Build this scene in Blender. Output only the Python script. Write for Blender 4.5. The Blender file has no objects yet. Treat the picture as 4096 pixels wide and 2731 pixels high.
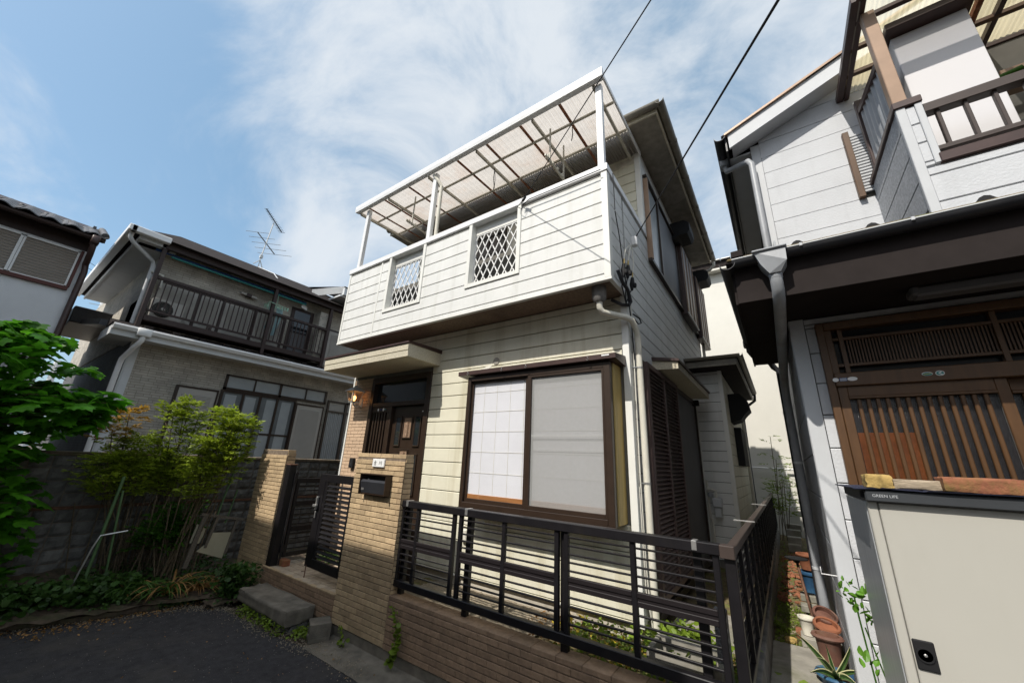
import bpy, bmesh, math, random
from mathutils import Vector, Matrix, Euler
R = random.Random(7)
S = bpy.context.scene
COL = S.collection

# ---------------------------------------------------------------- camera, light, sky
cd = bpy.data.cameras.new('camera'); cam = bpy.data.objects.new('camera', cd); COL.objects.link(cam)
YAW, PIT, ROL = -0.618437, 0.311562, 0.04448
fwd = Vector((math.sin(YAW)*math.cos(PIT), math.cos(YAW)*math.cos(PIT), math.sin(PIT)))
rt = Vector((math.cos(YAW), -math.sin(YAW), 0)); up = rt.cross(fwd)
r2 = rt*math.cos(ROL) + up*math.sin(ROL); u2 = -rt*math.sin(ROL) + up*math.cos(ROL)
mw = Matrix((r2, u2, -fwd)).transposed().to_4x4(); mw.translation = (0, 0, 1.65)
cam.matrix_world = mw
cd.sensor_width = 36; cd.lens = 1494/4096*36; cd.clip_start = .05; cd.clip_end = 2000
S.camera = cam
SUN_DIR = Vector((0.17, 1.0, -1.24)).normalized()
sl = bpy.data.lights.new('sun', 'SUN'); sl.energy = 5.0; sl.angle = math.radians(.53); sl.color = (1, .945, .86)
so = bpy.data.objects.new('sun', sl); COL.objects.link(so); so.rotation_euler = SUN_DIR.to_track_quat('-Z', 'Y').to_euler(); so.location = (0, 0, 20)
W = bpy.data.worlds.new('World'); S.world = W; W.use_nodes = True
wn, wl = W.node_tree.nodes, W.node_tree.links
bg = wn['Background']; bg.inputs[1].default_value = .132
sky = wn.new('ShaderNodeTexSky'); sky.sky_type = 'NISHITA'; sky.sun_disc = False
sky.sun_elevation = math.asin(-SUN_DIR.z); sky.sun_rotation = math.atan2(-SUN_DIR.x, -SUN_DIR.y)
sky.air_density = 1.0; sky.dust_density = 3.0; sky.ozone_density = 1.6
tc = wn.new('ShaderNodeTexCoord')
mp = wn.new('ShaderNodeMapping'); mp.inputs['Scale'].default_value = (1.0, 1.0, 1.5); mp.inputs['Rotation'].default_value = (.3, .5, .6)
wl.new(tc.outputs['Generated'], mp.inputs[0])
n1 = wn.new('ShaderNodeTexNoise'); n1.inputs['Scale'].default_value = 2.3; n1.inputs['Detail'].default_value = 9; n1.inputs['Roughness'].default_value = .60; n1.inputs['Distortion'].default_value = .7
wl.new(mp.outputs[0], n1.inputs[0])
# thin cirrus bank: denser to the east of the lane than to the west
dt = wn.new('ShaderNodeVectorMath'); dt.operation = 'DOT_PRODUCT'; dt.inputs[1].default_value = (.83, .55, -.02); wl.new(tc.outputs['Generated'], dt.inputs[0])
gr = wn.new('ShaderNodeMapRange'); gr.interpolation_type = 'SMOOTHSTEP'; gr.inputs[1].default_value = -.74; gr.inputs[2].default_value = -.46; gr.inputs[3].default_value = -.14; gr.inputs[4].default_value = .13
wl.new(dt.outputs['Value'], gr.inputs[0])
ad = wn.new('ShaderNodeMath'); wl.new(n1.outputs['Fac'], ad.inputs[0]); wl.new(gr.outputs[0], ad.inputs[1])
rp = wn.new('ShaderNodeMapRange'); rp.interpolation_type = 'SMOOTHSTEP'; rp.inputs[1].default_value = .39; rp.inputs[2].default_value = .74; rp.inputs[3].default_value = 0; rp.inputs[4].default_value = .85
wl.new(ad.outputs[0], rp.inputs[0])
# pale summer haze over the whole sky, then the cirrus
hz = wn.new('ShaderNodeMixRGB'); hz.blend_type = 'ADD'; hz.inputs[0].default_value = 1; wl.new(sky.outputs[0], hz.inputs[1]); hz.inputs[2].default_value = (.65, 1.45, 1.95, 1)
mx = wn.new('ShaderNodeMixRGB'); wl.new(rp.outputs[0], mx.inputs[0]); wl.new(hz.outputs[0], mx.inputs[1]); mx.inputs[2].default_value = (6.3, 6.6, 6.9, 1)
wl.new(mx.outputs[0], bg.inputs[0])
S.view_settings.view_transform = 'Standard'; S.view_settings.look = 'None'; S.view_settings.gamma = 1; S.view_settings.exposure = 0.03
S.view_settings.use_curve_mapping = False
S.cycles.max_bounces = 8; S.cycles.transparent_max_bounces = 16

# ---------------------------------------------------------------- materials
def M(name, col, rough=.65, var=.15, vs=6, bump=.15, bs=90, metal=0, rnd=0, dirt=None, ds=2.2, da=.5, st=(1, 1, 1), bst=None, spec=.4, transl=0, alpha=1.0, wave=None, coat=0, dst=(1, 1, .55), speck=None):
    m = bpy.data.materials.new(name); m.use_nodes = True; n, l = m.node_tree.nodes, m.node_tree.links
    p = n['Principled BSDF']; p.inputs['Roughness'].default_value = rough; p.inputs['Metallic'].default_value = metal
    p.inputs['Specular IOR Level'].default_value = spec; p.inputs['Coat Weight'].default_value = coat
    g = n.new('ShaderNodeNewGeometry')
    def noise(sc, st, det=4, ro=.6):
        mpn = n.new('ShaderNodeMapping'); mpn.inputs['Scale'].default_value = st; l.new(g.outputs['Position'], mpn.inputs[0])
        t = n.new('ShaderNodeTexNoise'); t.inputs['Scale'].default_value = sc; t.inputs['Detail'].default_value = det; t.inputs['Roughness'].default_value = ro
        l.new(mpn.outputs[0], t.inputs[0]); return t
    def mix(f, a, b):
        x = n.new('ShaderNodeMixRGB')
        for i, v in ((0, f), (1, a), (2, b)):
            if isinstance(v, bpy.types.NodeSocket): l.new(v, x.inputs[i])
            elif i == 0: x.inputs[0].default_value = v
            else: x.inputs[i].default_value = (*v[:3], 1)
        return x.outputs[0]
    t = noise(vs, st)
    r = n.new('ShaderNodeMapRange'); r.inputs[1].default_value = .3; r.inputs[2].default_value = .7; l.new(t.outputs['Fac'], r.inputs[0])
    c = mix(r.outputs[0], [x*(1-var) for x in col], [min(1, x*(1+var)) for x in col])
    if dirt:
        t2 = noise(ds, dst, 7, .66)
        r3 = n.new('ShaderNodeMapRange'); r3.inputs[1].default_value = .5; r3.inputs[2].default_value = .74; r3.inputs[4].default_value = da; l.new(t2.outputs['Fac'], r3.inputs[0])
        c = mix(r3.outputs[0], c, dirt)
    if speck:
        t5 = noise(speck[0], (1, 1, 1), 2, .5); r5 = n.new('ShaderNodeMapRange'); r5.inputs[1].default_value = .60; r5.inputs[2].default_value = .72; r5.inputs[4].default_value = speck[2]; l.new(t5.outputs['Fac'], r5.inputs[0]); c = mix(r5.outputs[0], c, speck[1])
    if rnd:
        oi = n.new('ShaderNodeObjectInfo'); hs = n.new('ShaderNodeHueSaturation')
        mr = n.new('ShaderNodeMapRange'); mr.inputs[3].default_value = 1-rnd; mr.inputs[4].default_value = 1+rnd; l.new(oi.outputs['Random'], mr.inputs[0])
        l.new(mr.outputs[0], hs.inputs['Value']); l.new(c, hs.inputs['Color']); c = hs.outputs[0]
    l.new(c, p.inputs['Base Color'])
    if bump:
        t4 = noise(bs, bst or st, 3, .6); b = n.new('ShaderNodeBump'); b.inputs['Strength'].default_value = bump; b.inputs['Distance'].default_value = .004
        l.new(t4.outputs['Fac'], b.inputs['Height']); l.new(b.outputs[0], p.inputs['Normal'])
    out = n['Material Output']
    last = p.outputs[0]
    if transl:
        tr = n.new('ShaderNodeBsdfTranslucent'); l.new(c, tr.inputs[0]); ms = n.new('ShaderNodeMixShader'); ms.inputs[0].default_value = transl
        l.new(last, ms.inputs[1]); l.new(tr.outputs[0], ms.inputs[2]); last = ms.outputs[0]
    if alpha < 1:
        ta = n.new('ShaderNodeBsdfTransparent'); ms = n.new('ShaderNodeMixShader'); ms.inputs[0].default_value = alpha
        l.new(ta.outputs[0], ms.inputs[1]); l.new(last, ms.inputs[2]); last = ms.outputs[0]
    l.new(last, out.inputs[0])
    return m
def glass(name, tint=(.93, .93, .94), a=.5, rough=.02):
    m = bpy.data.materials.new(name); m.use_nodes = True; n, l = m.node_tree.nodes, m.node_tree.links
    n.remove(n['Principled BSDF'])
    t = n.new('ShaderNodeBsdfTransparent'); t.inputs[0].default_value = (*tint, 1)
    gl = n.new('ShaderNodeBsdfGlossy'); gl.inputs['Roughness'].default_value = rough; gl.inputs[0].default_value = (1, 1, 1, 1)
    lw = n.new('ShaderNodeLayerWeight'); fr = n.new('ShaderNodeMath'); fr.operation = 'POWER'; fr.inputs[1].default_value = 4.0; l.new(lw.outputs['Facing'], fr.inputs[0]); fa_ = n.new('ShaderNodeMath'); fa_.operation = 'ADD'; fa_.inputs[1].default_value = .055; fa_.use_clamp = True; l.new(fr.outputs[0], fa_.inputs[0]); fr = fa_
    mxs = n.new('ShaderNodeMixShader'); l.new(fr.outputs[0], mxs.inputs[0]); l.new(t.outputs[0], mxs.inputs[1]); l.new(gl.outputs[0], mxs.inputs[2]); l.new(mxs.outputs[0], n['Material Output'].inputs[0])
    return m
def stone_siding(name, c1, c2, mortar, bw=.2, bh=.05):
    m = bpy.data.materials.new(name); m.use_nodes = True; n, l = m.node_tree.nodes, m.node_tree.links
    p = n['Principled BSDF']; p.inputs['Roughness'].default_value = .8
    g = n.new('ShaderNodeNewGeometry'); sp = n.new('ShaderNodeSeparateXYZ'); l.new(g.outputs['Position'], sp.inputs[0])
    a = n.new('ShaderNodeMath'); l.new(sp.outputs[0], a.inputs[0]); l.new(sp.outputs[1], a.inputs[1])
    cb = n.new('ShaderNodeCombineXYZ'); l.new(a.outputs[0], cb.inputs[0]); l.new(sp.outputs[2], cb.inputs[1])
    b = n.new('ShaderNodeTexBrick'); b.inputs['Scale'].default_value = 1; b.inputs['Brick Width'].default_value = bw; b.inputs['Row Height'].default_value = bh
    b.inputs['Mortar Size'].default_value = .0035; b.inputs['Mortar Smooth'].default_value = .3; b.offset = .37; b.squash = .6; b.squash_frequency = 3
    for i, c in ((1, c1), (2, c2), (3, mortar)): b.inputs[i].default_value = (*c, 1)
    l.new(cb.outputs[0], b.inputs[0])
    t = n.new('ShaderNodeTexNoise'); t.inputs['Scale'].default_value = 2.2; t.inputs['Detail'].default_value = 6; l.new(g.outputs['Position'], t.inputs[0])
    mr = n.new('ShaderNodeMapRange'); mr.inputs[1].default_value = .3; mr.inputs[2].default_value = .7; mr.inputs[3].default_value = .72; mr.inputs[4].default_value = 1.12; l.new(t.outputs[0], mr.inputs[0])
    x = n.new('ShaderNodeVectorMath'); x.operation = 'SCALE'; l.new(b.outputs[0], x.inputs[0]); l.new(mr.outputs[0], x.inputs['Scale']); l.new(x.outputs[0], p.inputs['Base Color'])
    bp = n.new('ShaderNodeBump'); bp.inputs['Strength'].default_value = .6; bp.inputs['Distance'].default_value = .008; bp.invert = True; l.new(b.outputs['Fac'], bp.inputs['Height']); l.new(bp.outputs[0], p.inputs['Normal'])
    return m
K = {}
K['asphalt'] = M('asphalt', (.036, .034, .036), .93, .35, 14, 1.0, 190, dirt=(.085, .074, .06), ds=1.3, da=.6, dst=(1, 1, 1), speck=(170, (.16, .15, .14), .5))
K['soil'] = M('soil', (.085, .062, .042), .95, .5, 14, 1.0, 60, dirt=(.05, .07, .02), ds=4, da=.7)
K['grit'] = M('grit', (.24, .20, .145), .95, .45, 40, 1.0, 120, dirt=(.07, .065, .05), ds=3, da=.7)
K['moss'] = M('moss', (.13, .10, .05), .95, .5, 22, 1.0, 70, dirt=(.11, .16, .015), ds=5, da=.95)
K['concrete'] = M('concrete', (.27, .255, .22), .9, .22, 9, .5, 150, dirt=(.12, .125, .055), ds=3.2, da=.75)
K['apron'] = M('dirty_cement', (.165, .145, .115), .95, .35, 7, .9, 120, dirt=(.075, .07, .055), ds=2.2, da=.9)
K['concrete_dark'] = M('concrete_dark', (.17, .16, .15), .92, .35, 10, .8, 90, dirt=(.06, .065, .045), ds=4, da=.8)
K['found'] = M('foundation', (.44, .405, .34), .9, .16, 7, .4, 120, dirt=(.27, .24, .19), ds=2.6, da=.6)
K['brick'] = M('tan_brick', (.435, .32, .19), .72, .15, 30, .35, 240, rnd=.2, dirt=(.27, .17, .10), ds=3.4, da=.45)
K['mortar'] = M('mortar', (.17, .13, .095), .95, .3, 30, .6, 120)
K['brickshade'] = M('shaded_brick', (.27, .18, .115), .8, .2, 30, .35, 240, rnd=.16, dirt=(.15, .10, .07), ds=3.4, da=.6)  # same tan brick, the lane's shade put into its colour, plus grime
K['tilewall'] = M('tan_tile', (.56, .40, .27), .6, .1, 30, .2, 240, rnd=.07)
K['floortile'] = M('floor_tile', (.40, .33, .245), .75, .15, 20, .3, 200, rnd=.14, dirt=(.17, .13, .085), ds=5, da=.6)
K['siding'] = M('white_siding', (.69, .695, .675), .58, .05, 3, .7, 26, bst=(3.2, 3.2, 14), dirt=(.48, .48, .43), ds=1.5, da=.42, dst=(5, 5, .35))
K['cream'] = M('cream_siding', (.69, .665, .535), .58, .06, 3, .7, 26, bst=(3.2, 3.2, 14), dirt=(.46, .41, .27), ds=1.4, da=.65, dst=(5, 5, .35))
K['trim'] = M('white_trim', (.72, .72, .68), .5, .05, 3, .1, 60, dirt=(.58, .57, .5), ds=2.5, da=.4)
K['gap'] = M('siding_backing', (.16, .155, .14), .95, .1, 8, 0)
K['alu'] = M('white_aluminium', (.74, .745, .745), .38, .04, 4, 0, dirt=(.57, .56, .52), ds=5, da=.35)
K['aludirty'] = M('weathered_aluminium', (.50, .47, .39), .5, .22, 9, .1, 80, dirt=(.28, .22, .13), ds=7, da=.6)
K['rust'] = M('rusty_batten', (.25, .10, .05), .85, .5, 14, .5, 90, dirt=(.5, .42, .33), ds=7, da=.8)
K['blackmetal'] = M('black_bronze_metal', (.009, .008, .0095), .42, .2, 10, .05, 200, spec=.35, dirt=(.022, .018, .016), ds=8, da=.5)
K['midrail'] = M('dark_rail_panel', (.013, .010, .011), .5, .15, 8, .05, 100, spec=.3)
K['shutbrown'] = M('brown_shutter_metal', (.115, .075, .068), .5, .12, 8, .05, 100, spec=.4)
K['brownmetal'] = M('brown_metal', (.050, .027, .023), .42, .15, 10, .05, 100, spec=.5, dirt=(.085, .05, .042), ds=8, da=.4)
K['bronze'] = M('bronze_sash', (.030, .0175, .011), .4, .15, 10, .05, 100, spec=.5)
K['pvc'] = M('ivory_pipe', (.66, .635, .55), .45, .06, 5, 0, dirt=(.4, .36, .25), ds=6, da=.4)
K['stucco'] = M('gritty_stucco', (.56, .515, .40), .92, .2, 60, 1.0, 150, dirt=(.36, .30, .2), ds=2.4, da=.4)
K['soffit'] = M('soffit_board', (.22, .165, .12), .92, .25, 40, .8, 140, dirt=(.12, .085, .06), ds=2.2, da=.7)
K['soffit2'] = M('eave_soffit', (.27, .25, .21), .9, .2, 9, .3, 90, dirt=(.08, .065, .05), ds=1.7, da=.7)
K['gutter'] = M('grey_gutter', (.20, .185, .15), .5, .25, 6, .1, 60, dirt=(.10, .09, .07), ds=5, da=.6)
K['roofdark'] = M('dark_slate', (.030, .025, .024), .95, .35, 9, .6, 60, rnd=.25, spec=.12)
K['shoji'] = M('shoji_paper', (.76, .765, .79), .9, .03, 5, .05, 300)
K['shojilat'] = M('shoji_lattice', (.70, .68, .60), .8, .08, 9, 0)
K['woodor'] = M('orange_wood', (.36, .16, .055), .55, .25, 6, .15, 60, st=(.35, 6, 6))
K['ochre'] = M('ochre_panel', (.50, .36, .13), .6, .14, 6, .1, 50, st=(4, 4, .5), dirt=(.33, .25, .1), ds=4, da=.5)
K['screen'] = M('fly_screen', (.36, .36, .35), .8, .03, 30, 0, alpha=.62)
K['glass'] = glass('clear_glass')
K['darkglass'] = M('dark_glass', (.018, .021, .024), .06, .2, 3, 0, spec=.6)
K['frosted'] = M('frosted_pane', (.36, .39, .40), .22, .08, 3, .1, 160, spec=.5)
K['greypanel'] = M('grey_panel', (.115, .113, .117), .55, .1, 3, .05, 100)
K['poly'] = M('corrugated_plastic', (.56, .525, .485), .35, .07, 3, 0, transl=.74, dirt=(.50, .36, .27), ds=1.8, da=.6, st=(1, 4, 1))
K['polycream'] = M('cream_corrugated_plastic', (.80, .71, .47), .35, .1, 3, 0, transl=.82, alpha=.55, dirt=(.5, .40, .24), ds=2.2, da=.6, st=(5, 1, 1))
K['black'] = M('black_plastic', (.008, .008, .009), .75, .1, 9, 0)
K['ivory'] = M('ivory_plastic', (.62, .60, .53), .45, .05, 9, 0, dirt=(.4, .37, .3), ds=9, da=.3)
K['white'] = M('white_plastic', (.78, .78, .77), .4, .03, 9, 0)
K['ink'] = M('ink', (.01, .01, .01), .6, 0, 5, 0)
K['steel'] = M('brushed_steel', (.55, .54, .52), .35, .08, 30, 0, metal=.8)
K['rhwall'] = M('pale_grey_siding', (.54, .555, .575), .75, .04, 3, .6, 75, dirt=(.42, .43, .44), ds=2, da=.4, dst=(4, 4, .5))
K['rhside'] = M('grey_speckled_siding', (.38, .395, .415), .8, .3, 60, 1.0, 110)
K['rhtrim'] = M('grey_trim', (.51, .525, .54), .6, .04, 4, .1, 60, dirt=(.45, .46, .47), ds=4, da=.4)
K['rhwhite'] = M('white_board', (.62, .61, .62), .5, .02, 3, .05, 60)
K['rhgutter'] = M('charcoal_gutter', (.030, .031, .036), .42, .2, 6, .05, 60, dirt=(.05, .048, .044), ds=7, da=.4)
K['rhpipe'] = M('grey_blue_pipe', (.30, .315, .335), .45, .12, 5, .05, 60, dirt=(.18, .18, .17), ds=6, da=.5)
K['rhbrown'] = M('brown_eave', (.028, .023, .022), .85, .15, 5, .1, 60, spec=.08)
K['umber'] = M('tan_bronze_metal', (.30, .20, .135), .42, .08, 8, .05, 60, metal=.15)
K['railbrown'] = M('railing_brown', (.055, .040, .034), .45, .12, 8, .05, 60)
K['doorwood'] = M('amber_door_frame', (.085, .040, .014), .45, .2, 8, .1, 80, st=(4, 4, .6), spec=.5)
K['doorglass'] = M('ripple_glass', (.014, .013, .014), .12, .3, 20, .5, 300, spec=.7)
K['amberglass'] = M('amber_backed_glass', (.105, .032, .008), .14, .25, 20, .4, 300, spec=.6)
K['box'] = M('cream_painted_steel', (.45, .437, .39), .38, .03, 2, .03, 160, spec=.5, dirt=(.40, .385, .335), ds=1.6, da=.5, dst=(3, 3, .7))
K['lid'] = M('grey_lid', (.040, .044, .049), .5, .1, 5, .05, 100)
K['boxside'] = M('galvanised_side', (.60, .62, .64), .28, .08, 6, .03, 90, st=(1, 6, .5), metal=.35)
K['redbrick'] = M('old_red_brick', (.25, .095, .05), .9, .3, 25, .8, 70, dirt=(.13, .13, .03), ds=14, da=.8)
K['ochrestone'] = M('mossy_sandstone', (.42, .29, .10), .9, .35, 25, 1.0, 60, dirt=(.09, .07, .02), ds=16, da=.9)
K['rotwood'] = M('rotten_wood', (.13, .11, .085), .95, .4, 16, .6, 60, st=(1, 6, 6))
K['oldwood'] = M('grey_old_wood', (.33, .27, .195), .9, .35, 16, .6, 60, st=(1, 6, 6))
K['tarp'] = M('navy_tarp', (.022, .026, .052), .5, .3, 20, .5, 40)
K['terra'] = M('terracotta', (.15, .07, .05), .75, .2, 14, .3, 80, dirt=(.22, .18, .14), ds=9, da=.4)
K['terra2'] = M('orange_terracotta', (.24, .09, .045), .75, .2, 14, .3, 80)
K['potwhite'] = M('white_glazed_pot', (.66, .63, .54), .35, .08, 9, 0)
K['potblue'] = M('blue_glazed_pot', (.03, .085, .17), .3, .3, 12, 0, dirt=(.12, .3, .4), ds=8, da=.5)
K['rustiron'] = M('rusty_iron', (.12, .06, .037), .85, .4, 25, .5, 90)
K['blockgrey'] = M('rockface_block', (.135, .13, .12), .95, .35, 9, 1.0, 42, rnd=.14, dirt=(.06, .06, .05), ds=3, da=.75)
K['blockcap'] = M('mossy_cap', (.13, .10, .07), .95, .4, 14, .8, 60, dirt=(.07, .08, .03), ds=6, da=.8)
K['granite'] = M('speckled_granite', (.16, .165, .175), .35, .85, 90, .1, 160)
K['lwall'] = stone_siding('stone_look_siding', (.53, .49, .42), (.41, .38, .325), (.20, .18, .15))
K['lwall_shade'] = stone_siding('shaded_stone_look_siding', (.12, .12, .125), (.10, .10, .10), (.06, .06, .06))  # end-wall siding with its shade put into the colour
K['lbrown'] = M('dark_brown_timber', (.036, .021, .018), .55, .18, 8, .1, 60)
K['lwhite'] = M('pale_eave_board', (.60, .615, .62), .5, .05, 4, .05, 60)
K['lshut'] = M('beige_shutter', (.40, .38, .345), .55, .04, 4, .05, 60)
K['curtain'] = M('grey_curtain', (.30, .32, .33), .9, .12, 20, .1, 30, st=(1, 8, .3))
K['lglass'] = M('house_window_glass', (.16, .175, .18), .08, .25, 1.5, 0, spec=.6)
K['ohwall'] = M('tan_render', (.24, .215, .185), .9, .05, 3, .5, 95)  # dark render on the unseen houses, chosen to bounce less light
K['fwall'] = M('white_render', (.72, .735, .75), .9, .05, 3, 1.0, 95)
K['frame_red'] = M('dark_red_frame', (.09, .022, .015), .5, .15, 8, .1, 60)
K['fshut'] = M('taupe_shutter', (.24, .205, .17), .6, .06, 4, .05, 60)
K['rooftile'] = M('grey_roof_tile', (.085, .085, .09), .55, .35, 8, .4, 40, rnd=.3, dirt=(.15, .12, .07), ds=5, da=.4)
K['bwall'] = M('cream_render', (.66, .645, .585), .9, .04, 2, .9, 55)
K['blue'] = M('blue_pole', (.02, .07, .22), .4, .1, 9, 0)
K['teal'] = M('teal_pole', (.02, .20, .19), .4, .1, 9, 0)
K['greenpole'] = M('green_garden_stake', (.075, .14, .055), .5, .2, 9, .2, 60)
K['aqua'] = M('pale_aqua_cloth', (.36, .52, .54), .9, .1, 12, .3, 60, st=(4, 4, .6), transl=.3)
K['mint'] = M('mint_plastic', (.35, .58, .44), .5, .1, 9, 0)
K['acgrey'] = M('ac_casing', (.46, .44, .40), .5, .06, 5, 0)
K['board'] = M('cream_board', (.40, .36, .25), .85, .08, 5, .2, 60, dirt=(.3, .22, .12), ds=5, da=.5)
K['bark'] = M('stem_bark', (.10, .075, .045), .9, .4, 30, .6, 80)
def leafmat(name, c, rnd=.3, tr=.45, var=.35): return M(name, c, .45, var, 7, .1, 60, rnd=rnd, transl=tr, spec=.35)
K['treeleaf'] = leafmat('tree_leaf', (.095, .31, .016), .4, .55, .45)
K['nandleaf'] = leafmat('nandina_leaf', (.27, .35, .03), 0, .4, .5)
K['nandgold'] = leafmat('nandina_gold_leaf', (.40, .24, .03), 0, .4, .4)
K['nandlow'] = leafmat('nandina_low_leaf', (.055, .15, .012), 0, .4, .4)
K['flower'] = M('cream_blossom', (.55, .47, .36), .9, .2, 40, 0)
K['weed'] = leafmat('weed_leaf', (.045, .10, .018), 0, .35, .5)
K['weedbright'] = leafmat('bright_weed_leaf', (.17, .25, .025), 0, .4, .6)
K['weedyellow'] = leafmat('yellow_weed_leaf', (.48, .36, .03), 0, .4, .5)
K['roseleaf'] = leafmat('rose_leaf', (.13, .30, .03), .15, .4, .2)
K['straw'] = leafmat('dry_straw', (.30, .16, .05), 0, .2, .5)
K['daylily'] = leafmat('strap_leaf', (.075, .16, .025), .2, .35, .4)
K['agave'] = M('striped_agave_leaf', (.06, .12, .035), .4, .3, 14, .1, 40)
K['agedge'] = M('agave_pale_edge', (.50, .48, .27), .45, .1, 14, 0)
K['cloth'] = K['aqua']

# ---------------------------------------------------------------- mesh helpers
class MB:
    def __init__(s): s.v = []; s.f = []
    def add(s, vs, fs):
        n = len(s.v); s.v += [tuple(v) for v in vs]; s.f += [tuple(n+i for i in f) for f in fs]; return s
    def box(s, x0, x1, y0, y1, z0, z1, c=0):
        if x0 > x1: x0, x1 = x1, x0
        if y0 > y1: y0, y1 = y1, y0
        if z0 > z1: z0, z1 = z1, z0
        c = min(c, (x1-x0)*.45, (y1-y0)*.45, (z1-z0)*.45)
        if c <= 0:
            return s.add([(x, y, z) for z in (z0, z1) for y in (y0, y1) for x in (x0, x1)],
                  [(0, 2, 3, 1), (4, 5, 7, 6), (0, 1, 5, 4), (2, 6, 7, 3), (0, 4, 6, 2), (1, 3, 7, 5)])
        X, Y, Z = (x0, x1), (y0, y1), (z0, z1); vs = []; ix = {}
        for i in (0, 1):
            for j in (0, 1):
                for k in (0, 1):
                    sx, sy, sz = (1, -1)[i], (1, -1)[j], (1, -1)[k]
                    for a in range(3):
                        ix[i, j, k, a] = len(vs)
                        vs.append((X[i]+(sx*c if a != 0 else 0), Y[j]+(sy*c if a != 1 else 0), Z[k]+(sz*c if a != 2 else 0)))
        fs = []
        for i in (0, 1):
            fs.append([ix[i, j, k, 0] for j, k in ((0, 0), (1, 0), (1, 1), (0, 1))]); fs.append([ix[j, i, k, 1] for j, k in ((0, 0), (1, 0), (1, 1), (0, 1))]); fs.append([ix[j, k, i, 2] for j, k in ((0, 0), (1, 0), (1, 1), (0, 1))])
            for j in (0, 1):
                fs.append([ix[i, j, 0, 0], ix[i, j, 1, 0], ix[i, j, 1, 1], ix[i, j, 0, 1]]); fs.append([ix[i, 0, j, 0], ix[i, 1, j, 0], ix[i, 1, j, 2], ix[i, 0, j, 2]]); fs.append([ix[0, i, j, 1], ix[1, i, j, 1], ix[1, i, j, 2], ix[0, i, j, 2]])
                for k in (0, 1): fs.append([ix[i, j, k, a] for a in range(3)])
        return s.add(vs, fs)
    def bar(s, p, q, w, h=None, upv=(0, 0, 1), c=0):
        h = h or w; p = Vector(p); q = Vector(q); d = q-p; L = d.length; d.normalize(); u = Vector(upv)
        if abs(d.dot(u)) > .98: u = Vector((0, 1, 0)) if abs(d.y) < .9 else Vector((1, 0, 0))
        a = d.cross(u).normalized(); b = a.cross(d)
        t = MB().box(-w/2, w/2, 0, L, -h/2, h/2, c)
        return s.add([p + a*v[0] + d*v[1] + b*v[2] for v in t.v], t.f)
    def tube(s, pts, r, n=8, caps=True):
        pts = [Vector(p) for p in pts]; rr = r if isinstance(r, (list, tuple)) else [r]*len(pts); rings = []; pa = None; base = len(s.v); vs = []
        for i, p in enumerate(pts):
            d = (pts[min(i+1, len(pts)-1)] - pts[max(i-1, 0)]).normalized()
            if pa is None: pa = d.orthogonal().normalized()
            else:
                pa = (pa - d*pa.dot(d)); pa = pa.normalized() if pa.length > 1e-6 else d.orthogonal().normalized()
            b = d.cross(pa)
            vs += [p + (pa*math.cos(2*math.pi*k/n) + b*math.sin(2*math.pi*k/n))*rr[i] for k in range(n)]
        fs = [(i*n+k, i*n+(k+1) % n, (i+1)*n+(k+1) % n, (i+1)*n+k) for i in range(len(pts)-1) for k in range(n)]
        if caps: fs += [tuple(range(n))[::-1], tuple((len(pts)-1)*n+k for k in range(n))]
        return s.add(vs, fs)
    def prism(s, poly, vec):
        n = len(poly); v = Vector(vec)
        return s.add([Vector(p) for p in poly] + [Vector(p)+v for p in poly], [tuple(range(n))[::-1], tuple(range(n, 2*n))] + [(i, (i+1) % n, n+(i+1) % n, n+i) for i in range(n)])
    def lathe(s, c, prof, n=20, sx=1, sy=1, tilt=None):
        vs = []
        for r, z in prof:
            for k in range(n):
                v = Vector((r*sx*math.cos(2*math.pi*k/n), r*sy*math.sin(2*math.pi*k/n), z))
                if tilt: v.rotate(tilt)
                vs.append(Vector(c)+v)
        m = len(prof)
        return s.add(vs, [(i*n+k, i*n+(k+1) % n, (i+1)*n+(k+1) % n, (i+1)*n+k) for i in range(m-1) for k in range(n)] + [tuple(range(n))[::-1], tuple((m-1)*n+k for k in range(n))])
    def quad(s, *p): return s.add(p, [tuple(range(len(p)))])
    def mesh(s, name, off=(0, 0, 0), smooth=False, fix=True):
        me = bpy.data.meshes.new(name); o = Vector(off)
        me.from_pydata([Vector(v)-o for v in s.v], [], s.f)
        if fix:
            b = bmesh.new(); b.from_mesh(me); bmesh.ops.recalc_face_normals(b, faces=b.faces); b.to_mesh(me); b.free()
        if smooth:
            for p in me.polygons: p.use_smooth = True
        return me
    def build(s, name, mat, parent=None, smooth=False, label=None, fix=True, kind=None):
        off = Vector((0, 0, 0)); q = parent
        while q is not None: off += q.location; q = q.parent
        org = Vector((0, 0, 0))
        if parent is None and s.v:
            xs, ys, zs = zip(*s.v); org = Vector(((min(xs)+max(xs))/2, (min(ys)+max(ys))/2, min(zs)))
        me = s.mesh(name, off+org, smooth, fix); me.materials.append(K[mat] if isinstance(mat, str) else mat)
        o = bpy.data.objects.new(name, me); COL.objects.link(o); o.location = org
        if parent is not None: o.parent = parent
        if label: o['label'] = label
        if kind: o['kind'] = kind
        if smooth and hasattr(me, 'set_sharp_from_angle'): me.set_sharp_from_angle(angle=math.radians(50))
        return o
def thing(name, label, cat, loc, group=None):
    o = bpy.data.objects.new(name, None); COL.objects.link(o); o.location = loc; o.empty_display_size = .1
    o['label'] = label; o['category'] = cat
    if group: o['group'] = group
    return o
def tag(o, label, cat, group=None):
    o['label'] = label; o['category'] = cat
    if group: o['group'] = group
    return o
def struct(name, mb, mat, smooth=False, kind='structure', fix=True):
    o = mb.build(name, mat, None, smooth, fix=fix); o['kind'] = kind; return o
def wloc(o):
    v = Vector((0, 0, 0))
    while o is not None: v += o.location; o = o.parent
    return v
MC = {}
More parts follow.
